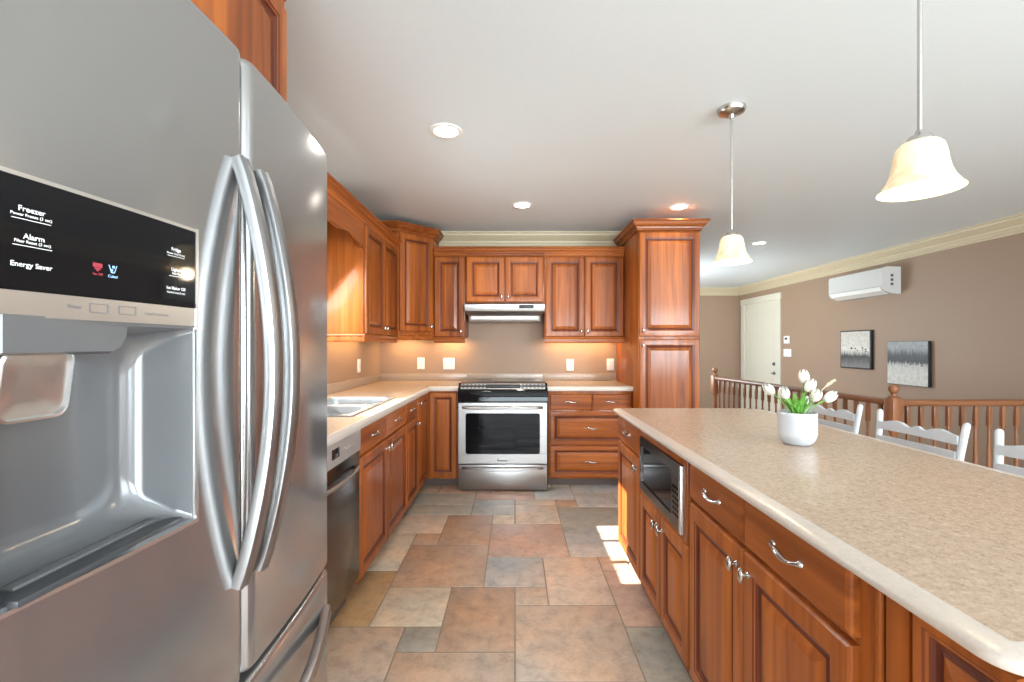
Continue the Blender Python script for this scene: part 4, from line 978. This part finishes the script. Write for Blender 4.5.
# ================================================================ TULIP POT
PC = Vector((1.033, 1.677, CT))
g = thing('potted_tulips', 'white ceramic pot of white tulips standing on the island worktop', 'plant', PC)
prof = [(0.030, 0.0), (0.044, 0.002), (0.056, 0.014), (0.0625, 0.032)]
for k in range(12): prof.append((0.0632+0.0012*(k % 2), 0.036+k*0.0065))
prof += [(0.0635, 0.115), (0.062, 0.118), (0.060, 0.117), (0.060, 0.100), (0.005, 0.098)]
B().lathe(prof, 36).obj('pot', 'ceramic', g, ang=30)
B().lathe([(0.0595, 0.098), (0.059, 0.103), (0.03, 0.106), (0.002, 0.107)], 24).obj('soil', 'soil', g)
def tulip(px, py, dy, tilt, size=1.0):
    z = PC.y+dy; p = Vector(((px-515)*z/458, z, 1.25-(py-345.5)*z/458))-PC
    base = Vector((p.x*0.25, p.y*0.25, 0.102))
    c = p-Vector((tilt[0], tilt[1], 0.9)).normalized()*0.016*size
    mid = base*0.5+c*0.5+Vector((-p.x*0.12, 0, 0.012))
    pts = [(base*(1-t)**2+mid*2*t*(1-t)+c*t*t) for t in [k/8 for k in range(9)]]
    st = B().tube(pts, 0.0022, 7).obj('stem', 'leaf', g)
    ax = Vector((tilt[0], tilt[1], 0.9)).normalized(); q = Vector((0, 0, 1)).rotation_difference(ax)
    b = B()
    for k in range(6):
        a0 = k*PI/3; ro = 1.0 if k % 2 else 0.9
        rings = []
        for i in range(8):
            t = i/7; r = 0.0135*size*ro*math.sin(PI*(0.12+0.70*t))**0.8 + 0.001; hgt = (0.036 if k % 2 else 0.039)*size*t
            wd = 0.62*math.sin(PI*min(0.97, 0.16+0.82*t))**0.7
            rings.append([q @ Vector((r*math.cos(a0+u*wd)*(1-0.05*abs(u)), r*math.sin(a0+u*wd)*(1-0.05*abs(u)), hgt)) for u in (-1, -0.5, 0, 0.5, 1)])
        b.loft(rings, False, False, closed=False)
    b.obj('bloom', 'petal', g, c, ang=80)
tulip(769.5, 390, 0.01, (-0.9, -0.2), 1.3); tulip(784.5, 393.5, -0.04, (-0.5, -0.5), 1.3); tulip(803.8, 377.5, 0.01, (0.0, 0.1), 1.3)
tulip(809.8, 386.5, -0.02, (0.35, -0.1), 1.3); tulip(815.7, 396, -0.05, (0.1, -0.5), 1.3); tulip(829.6, 397.5, 0.0, (1.1, -0.1), 1.3)
def leaf_blade(a, L, lean, w):
    b = B(); rings = []
    d = Vector((math.cos(a), math.sin(a), 0)); s = Vector((-math.sin(a), math.cos(a), 0))
    for i in range(10):
        t = i/9; c = d*(0.012+lean*L*t**1.6)+Vector((0, 0, 0.098+1.22*L*(t-0.30*lean*t*t)))
        ww = w*math.sin(PI*min(0.98, 0.18+0.8*t))
        rings.append([c+s*ww*u+d*(0.25*ww*(1-u*u))*-1 for u in (-1, -0.5, 0, 0.5, 1)])
    b.loft(rings, False, False, closed=False)
    o = b.obj('leaf', 'leaf', g, ang=80)
    md = o.modifiers.new('thickness', 'SOLIDIFY'); md.thickness = 0.0008
for k, (a, L, ln, w) in enumerate(((3.3, 0.075, 0.75, 0.013), (2.7, 0.085, 0.55, 0.012), (4.2, 0.07, 0.5, 0.013), (5.0, 0.085, 0.25, 0.012), (5.7, 0.07, 0.6, 0.013), (0.3, 0.075, 0.65, 0.012), (1.2, 0.08, 0.4, 0.012), (2.0, 0.08, 0.4, 0.012), (4.6, 0.055, 0.45, 0.011), (6.1, 0.06, 0.8, 0.011), (3.7, 0.06, 0.8, 0.012))): leaf_blade(a, L, ln, w)
b = B()
z = PC.y+0.02; tip = Vector(((835-515)*z/458, z, 1.25-(380-345.5)*z/458))-PC; st = Vector((0.02, 0, 0.10))
pts = [st*(1-t)+tip*t+Vector((0, 0, 0.018*math.sin(PI*t))) for t in [k/10 for k in range(11)]]
b.tube(pts, [0.0012]*11, 6)
for k in range(22):
    t = 0.72+0.28*k/21; p = st*(1-t)+tip*t+Vector((0, 0, 0.018*math.sin(PI*t))); a = k*2.4
    o = Vector((math.cos(a)*0.003, math.sin(a)*0.003, 0.003*math.cos(a*1.7)))
    b.lathe([(0.0004, -0.003), (0.0022, -0.001), (0.0022, 0.001), (0.0004, 0.003)], 6, tuple(p+o))
b.obj('sprig', 'sprig', g)

# ================================================================ PENDANTS
def pendant(label, x, y):
    g = thing('pendant_lamp', label, 'lamp', (x, y, HC), 0, 'pendant lamps over the island')
    B().lathe([(0.064, 0.0), (0.064, -0.010), (0.058, -0.022), (0.040, -0.030), (0.014, -0.034), (0.010, -0.050), (0.002, -0.052)], 28).obj('canopy', 'nickel', g)
    B().lathe([(0.0055, -0.03), (0.0055, -0.612)], 12).obj('rod', 'nickel', g)
    B().lathe([(0.008, -0.575), (0.012, -0.585), (0.024, -0.592), (0.030, -0.604), (0.030, -0.612)], 20).obj('socket_cap', 'nickel', g, (0, 0, -0.013))
    pr = [(0.030, -0.606), (0.040, -0.609), (0.050, -0.620), (0.055, -0.640), (0.058, -0.662), (0.063, -0.685), (0.071, -0.706), (0.081, -0.722), (0.089, -0.731), (0.0905, -0.7335)]
    inn = [(0.088, -0.7325), (0.079, -0.7195), (0.069, -0.7035), (0.060, -0.6835), (0.055, -0.6605), (0.052, -0.6395), (0.047, -0.622), (0.038, -0.612), (0.028, -0.610)]
    B().lathe(pr+inn, 40, cap0=False, cap1=False).obj('shade', 'shade', g, (0, 0, -0.013), ang=70)
    B().lathe([(0.012, -0.612), (0.013, -0.635), (0.022, -0.655), (0.030, -0.680), (0.031, -0.695), (0.026, -0.712), (0.014, -0.722), (0.002, -0.7245)], 20).obj('bulb', 'bulb', g, (0, 0, -0.013))
    light('pendant_light', 'POINT', (x, y, HC-0.77), 3.0, (1, 0.82, 0.58), size=0.03)
pendant('nickel pendant lamp with bell glass shade over the far end of the island', 1.05, 2.22)
pendant('nickel pendant lamp with bell glass shade, nearer and larger at upper right', 1.057, 1.196)

# ================================================================ RECESSED DOWNLIGHTS
for x, y, lb in ((-0.37, 2.455, 'round recessed ceiling light nearest the refrigerator'), (0.057, 3.75, 'round recessed ceiling light in front of the range hood'), (1.36, 3.80, 'round recessed ceiling light just in front of the tall pantry'), (2.74, 5.14, 'round recessed ceiling light over the stairwell beyond the far pendant')):
    g = thing('recessed_light', lb, 'ceiling light', (x, y, HC), 0, 'recessed ceiling lights')
    B().lathe([(0.088, 0.0), (0.088, -0.004), (0.082, -0.007), (0.066, -0.006), (0.062, -0.001)], 32, cap0=False, cap1=False).obj('trim_ring', 'white_plastic', g)
    B().lathe([(0.064, -0.0005), (0.060, -0.0035), (0.03, -0.005), (0.002, -0.0055)], 28).obj('lens', 'lens', g)
    light('recessed_beam', 'SPOT', (x, y, HC-0.02), 28, (1, 0.94, 0.85), (0, 0, 0), 0.05, spot=2.5)

# ================================================================ UNDER-CABINET LIGHTS
light('under_cabinet_glow', 'AREA', (-0.64, 4.60, 1.322), 2.4, (1, 0.62, 0.27), (0, 0, 0), 0.28, 0.04)
light('under_cabinet_glow', 'AREA', (0.66, 4.60, 1.322), 4.4, (1, 0.62, 0.27), (0, 0, 0), 0.65, 0.04)
light('under_cabinet_glow', 'AREA', (-1.29, 3.7, 1.322), 3.0, (1, 0.62, 0.27), (0, 0, PI/2), 0.7, 0.04)
light('under_cabinet_glow', 'AREA', (-1.10, 4.58, 1.322), 2.4, (1, 0.62, 0.27), (0, 0, 0), 0.3, 0.04)
